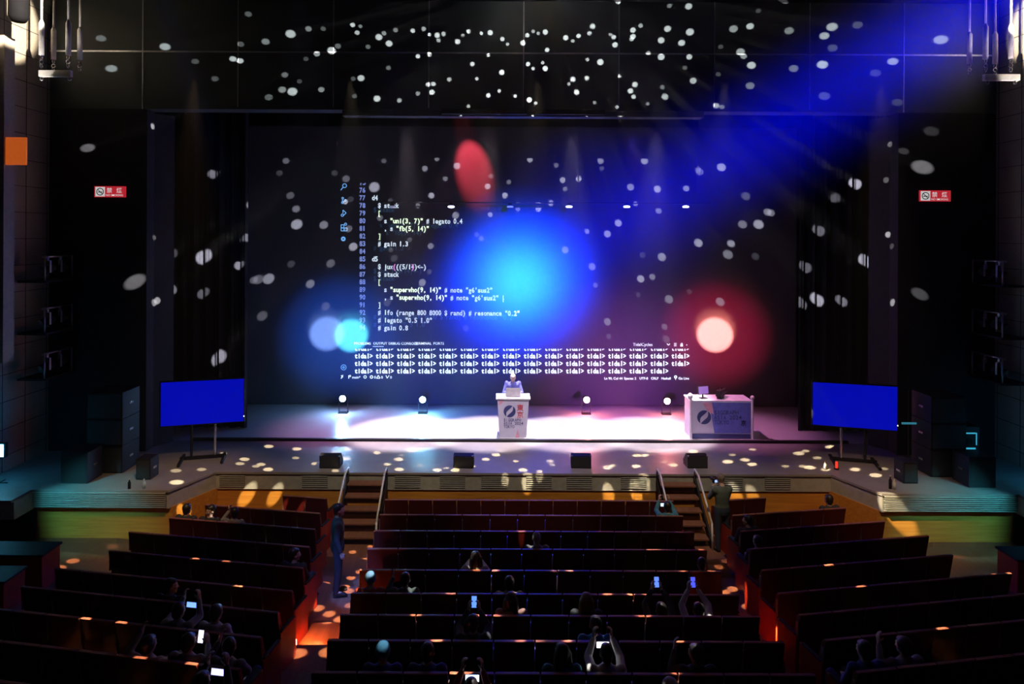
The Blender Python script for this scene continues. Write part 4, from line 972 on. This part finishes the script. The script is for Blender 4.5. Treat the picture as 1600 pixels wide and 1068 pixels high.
def seated(arms='rest', lean=0.0, low=0.0):
    low += .12
    J = dict(hip=V3(0, .24, .54-low), waist=V3(0, .18+lean*.3, .70-low), chest=V3(0, .15+lean*.7, .88-low), neck=V3(0, .15+lean, 1.06-low), head=V3(0, .19+lean*1.1, 1.175-low))
    J.update(shL=V3(-.175, .15+lean*.9, 1.0-low), shR=V3(.175, .15+lean*.9, 1.0-low), hjL=V3(-.09, .26, .52-low), hjR=V3(.09, .26, .52-low),
             knL=V3(-.11, .66, .48), knR=V3(.11, .66, .48), anL=V3(-.12, .68, .10), anR=V3(.12, .68, .10), toL=V3(-.125, .82, .05), toR=V3(.125, .82, .05))
    if arms == 'rest': J.update(elL=V3(-.22, .24+lean, .76-low), elR=V3(.22, .24+lean, .76-low), wrL=V3(-.09, .44+lean, .60), wrR=V3(.09, .44+lean, .60))
    elif arms in ('phone', 'phonewide'):
        wx = .075 if arms == 'phone' else .115
        J.update(elL=V3(-.20, .38, .90), elR=V3(.20, .38, .90), wrL=V3(-wx, .48, 1.08), wrR=V3(wx, .48, 1.08), hdL=V3(.05, .15, 1), hdR=V3(-.05, .15, 1), plL=V3(1, .2, 0), plR=V3(-1, .2, 0), thL=V3(0, -1, 0), thR=V3(0, -1, 0), curl=.55)
    elif arms == 'phonelow': J.update(elL=V3(-.22, .26, .80), elR=V3(.22, .26, .80), wrL=V3(-.09, .46, .90), wrR=V3(.09, .46, .90), hdL=V3(.3, .3, 1), hdR=V3(-.3, .3, 1), plL=V3(1, .2, 0), plR=V3(-1, .2, 0), thL=V3(0, -1, 0), thR=V3(0, -1, 0), curl=.55)
    elif arms == 'side': J.update(elL=V3(-.30, .20, .84), elR=V3(.22, .24, .76), wrL=V3(-.22, .34, 1.02), wrR=V3(.09, .44, .66), hdL=V3(.1, .3, 1), plL=V3(1, 0, 0), thL=V3(0, -1, 0))
    return J
def cloth(name, c, rough=.85): return mat('cloth_'+name, c, rough, bump=.15, scale=40)
BLK = cloth('black', (.03, .03, .035)); GRY = cloth('grey', (.22, .21, .20)); WHT = cloth('white', (.62, .60, .55)); BLU = cloth('blue', (.05, .22, .45)); NAV = cloth('navy', (.03, .05, .22)); RED = cloth('red', (.35, .04, .03)); TEAL = cloth('teal', (.05, .2, .25)); DKJ = cloth('dark_jeans', (.03, .04, .07)); BEIGE = cloth('beige', (.40, .32, .22)); OLV = cloth('olive', (.09, .11, .09))
BLOND = mat('brown_hair', (.22, .12, .05), .5, bump=.4, scale=80)
GREYH = mat('grey_hair', (.30, .28, .26), .6); LBLU = cloth('light_blue_knit', (.18, .36, .50)); BKNIT = cloth('blue_knit', (.06, .26, .42)); TAN = cloth('tan_knit', (.42, .38, .32))
def phone(label, loc, rz, tilt, col, strength, land=False, sc=1.0):
    g = thing('phone', label, 'phone', loc, rz, 'phones held up by the audience'); g.rotation_euler = (tilt, 0, rz)
    w_, h_ = (.16, .08) if land else (.078, .16)
    obj('case', MB().box((0, 0, 0), (w_*sc, .010, h_*sc), bev=.003), M_dark, g)
    obj('screen', MB().box((0, -.006, 0), (w_*sc-.008, .002, h_*sc-.012)), mat('phone_screen_%d_%d_%d' % tuple(int(c*100*strength) for c in col), (.05, .05, .05), emit=(col, strength)), g, label='lit screen')
    return g
def seat_person(px, row, label, arms='rest', top=BLK, bottom=DKJ, hair='short', hm=None, yaw=0, lean=0, low=0, tilt=0, block='c', ph=None, sleeves=True, s_=0):
    # the seat of that row nearest to the photo column
    best = min((k for k in SEATPOS if k[0] == block and k[1] == row), key=lambda k: abs((CX+(SEATPOS[k][0]-CAMX)*F/SEATPOS[k][1])-px))
    x, y, z, rz = SEATPOS[best]; rz = rz*1.0
    if ph and ph[3] and arms == 'phone': arms = 'phonewide'
    g = person(label, (x, y, z), rz if block == 'c' else (TH if block == 'r' else -TH), seated(arms, lean, low), top, bottom, hair, hm, headyaw=yaw, tilt=tilt, sleeves=sleeves)
    if ph:
        lbp, col, st, land = ph
        hz = 1.19 if arms == 'phone' else .985
        off = Matrix.Rotation(g.rotation_euler.z, 3, 'Z') @ V3(0, (.49 if arms.startswith('phone') and arms != 'phonelow' else .45), hz)
        phone(lbp, Vector((x, y, z))+off, g.rotation_euler.z, math.radians(-12), col, st, land)
    return g
WB = (.75, .85, 1)
seat_person(828, 3, 'person with round light grey hair in the middle of the fourth row', top=GRY, hair='short', hm=GREYH)
seat_person(737, 4, 'dark-haired person with pale face edge turned to a phone in the fifth row', 'phonelow', top=WHT, yaw=.5, hair='long', ph=('small white-lit phone held low in the fifth row', WB, 2.2, False))
seat_person(1088, 4, 'person in blue jacket slumped low at the right end of the fifth row', top=BLU, low=.1, tilt=-.3)
seat_person(594, 5, 'person in light blue knit hat and red top, sixth row left', top=RED, hair='beanie', hm=LBLU)
seat_person(630, 5, 'dark-haired person in olive top beside the light blue hat', 'side', top=OLV, hair='short')
seat_person(803, 5, 'dark-haired person with a pale collar in the middle of the sixth row', top=BEIGE, low=.05)
seat_person(830, 6, 'person with long dark hair and pink top, middle of the seventh row', top=cloth('dusty_pink', (.40, .22, .18)), hair='long', yaw=-.3)
seat_person(892, 6, 'person with long brown hair lit from the right, seventh row', top=BLK, hair='long', hm=BLOND)
seat_person(1030, 6, 'dark-haired person raising a phone at the right of the seventh row', 'phone', top=BLK, low=.14, ph=('blue-lit phone raised above the seventh row, left of the white sleeves', (.1, .2, 1), 1.6, False))
seat_person(1105, 6, 'person in white top holding up a phone, right end of the seventh row', 'phone', top=WHT, low=.14, ph=('dim blue phone held over white sleeves in the seventh row', (.08, .1, .9), 1.2, False))
seat_person(745, 7, 'dark-haired person looking at a blue phone, eighth row', 'phone', top=BLK, ph=('bright blue phone raised in the eighth row', (.1, .25, 1), 1.6, False), yaw=-.2)
seat_person(912, 7, 'dark-haired person in bright blue jacket, eighth row', top=BLU, lean=-.02)
seat_person(617, 8, 'person in bright blue knit hat and blue coat, ninth row left', top=NAV, hair='beanie', hm=BKNIT)
seat_person(678, 8, 'dark-haired person in navy blue jacket beside the blue hat', top=NAV, tilt=-.1)
seat_person(860, 8, 'dark-haired person with dark teal top, ninth row', top=TEAL, hair='long', yaw=.4)
seat_person(925, 8, 'dark-haired person with cream sleeves holding up a bright phone', 'phone', top=WHT, ph=('bright white phone held sideways in the ninth row', (.9, .92, 1), 5, True))
seat_person(1085, 8, 'dark-clothed person with one hand raised at the right of the ninth row', 'side', top=BLK, yaw=.5)
seat_person(757, 9, 'person in red top holding a phone up at the bottom edge', 'phone', top=RED, ph=('white-blue phone held sideways at the bottom edge', (.5, .7, 1), 3, True))
seat_person(1030, 9, 'person with tan knit hat at the bottom edge', top=GRY, hair='beanie', hm=TAN)
# left block
seat_person(300, 2, 'dark-haired person leftmost of three in the left block', top=BLK, block='l')
seat_person(333, 2, 'dark-haired person with pale face turned aside, middle of three on the left', top=BLK, block='l', yaw=2.6)
seat_person(362, 2, 'person with light edge along the arm, rightmost of three on the left', 'side', top=GRY, block='l', yaw=.6)
seat_person(243, 6, 'person with blue-lit profile in the left block, seventh row', top=BLK, block='l', yaw=-1.0)
seat_person(290, 7, 'person in grey shirt raising a blue phone in the left block', 'phone', top=GRY, block='l', ph=('blue phone raised in the left block, eighth row', (.15, .3, 1), 2, True))
seat_person(325, 7, 'person in white jacket beside the raised blue phone', top=WHT, block='l', lean=.04)
seat_person(235, 8, 'person in beige top in the left block, ninth row', 'side', top=BEIGE, block='l', low=.08)
seat_person(305, 8, 'person holding a white-lit phone in the left block, ninth row', 'phonelow', top=GRY, block='l', ph=('small white-violet phone in the left block, ninth row', (.7, .7, 1), 2.5, False))
seat_person(375, 8, 'person in grey and black top near the left aisle, ninth row', 'side', top=GRY, block='l', yaw=.5)
seat_person(400, 9, 'dark-clothed person with a violet phone near the left aisle', 'phone', top=BLK, block='l', ph=('violet-white phone near the left aisle at the bottom', (.5, .5, 1), 2.2, True))
seat_person(470, 4, 'dark-haired person at the aisle end of the left block with pale face edge', top=BLK, block='l', yaw=-.9)
# right block
seat_person(1303, 1, 'dark-haired person alone in the second row of the right block', top=BLK, block='r')
seat_person(1165, 2, 'dark-clothed person with pale hands near the right aisle', 'rest', top=BLK, block='r', yaw=.6)
seat_person(1205, 3, 'dark-clothed person second row back beside the right aisle', top=BLK, block='r', low=.08)
seat_person(1365, 8, 'person in blue jacket low in the right block', 'rest', top=NAV, block='r')
seat_person(1418, 8, 'dark-clothed person with pale arm edge in the right block', 'side', top=GRY, block='r')
seat_person(1060, 1, 'person in dark blue top at the right end of the second row filming', 'phone', top=TEAL, ph=('large pale camera screen raised at the right end of the second row', (.55, .75, 1), 1.6, True))
# the performer
def standing(arms):
    J = dict(hip=V3(0, 0, .93), waist=V3(0, 0, 1.08), chest=V3(0, -.0, 1.26), neck=V3(0, -.0, 1.47), head=V3(0, .03, 1.60))
    J.update(shL=V3(-.18, 0, 1.39), shR=V3(.18, 0, 1.39), hjL=V3(-.09, 0, .90), hjR=V3(.09, 0, .90), knL=V3(-.10, .02, .50), knR=V3(.10, .02, .50), anL=V3(-.11, -.02, .09), anR=V3(.11, -.02, .09), toL=V3(-.13, .13, .045), toR=V3(.13, .13, .045))
    if arms == 'down': J.update(elL=V3(-.23, -.02, 1.12), elR=V3(.23, -.02, 1.12), wrL=V3(-.24, .06, .88), wrR=V3(.24, .06, .88), plL=V3(1, 0, 0), plR=V3(-1, 0, 0), thL=V3(0, 1, 0), thR=V3(0, 1, 0))
    if arms == 'type': J.update(elL=V3(-.27, .06, 1.12), elR=V3(.27, .06, 1.12), wrL=V3(-.13, .30, 1.16), wrR=V3(.13, .30, 1.16), head=V3(0, .10, 1.56), neck=V3(0, .04, 1.45), chest=V3(0, .02, 1.25))
    if arms == 'camera': J.update(elL=V3(-.22, .16, 1.18), elR=V3(.24, .14, 1.18), wrL=V3(-.07, .26, 1.38), wrR=V3(.09, .24, 1.40), hdL=V3(.4, .3, 1), hdR=V3(-.4, .3, 1), plL=V3(1, .2, 0), plR=V3(-1, .2, 0), thL=V3(0, -1, 0), thR=V3(0, -1, 0), head=V3(0, .07, 1.59), curl=.6)
    return J
q = P(801, 690, 20.42)
person('performer with top-lit hair in blue shirt leaning over the laptop at the lectern', (q.x, 20.52, STAGE), PI, standing('type'), cloth('performer_blue', (.12, .13, .42)), BLK, 'short', mat('top_lit_hair', (.6, .52, .46), .5), group='people standing', tilt=-.35, sleeves=True)  # pale hair colour carries the strong light from above
# man in the left aisle
q = PZ(527, 928, FLO[3])
person('man in black jacket with blue-lit back standing in the left aisle', (q.x, q.y, FLO[3]), -PI/2+.25, standing('down'), cloth('black_blue', (.022, .03, .038)), cloth('black_trousers', (.018, .02, .03)), 'short', group='people standing', shoes=M_dark)
mp_ = PZ(1128, 862, FLO[0])
person('photographer in dark green jacket and cap standing in the right aisle', (mp_.x, mp_.y, FLO[0]), .25, standing('camera'), OLV, DKJ, 'cap', hair_m=cloth('cap_brown', (.16, .12, .09)), group='people standing')
off = Matrix.Rotation(.25, 3, 'Z') @ V3(0, .27, 1.50)
g = thing('photo_camera', 'black camera held up by the photographer in the right aisle', 'camera', Vector((mp_.x, mp_.y, FLO[0]))+off, .25)
obj('body', MB().box((0, 0, 0), (.14, .07, .10), bev=.01), M_dark, g); obj('lens', MB().cyl((0, .03, 0), (0, .16, 0), .04, .045), M_dark, g, True)
obj('back_screen', MB().box((0, -.037, -.005), (.08, .004, .055)), mat('camera_screen', (.1, .1, .1), emit=((.3, .45, 1), 1.5)), g, label='blue-white lit screen')
bpy.data.scenes.remove(TSC)
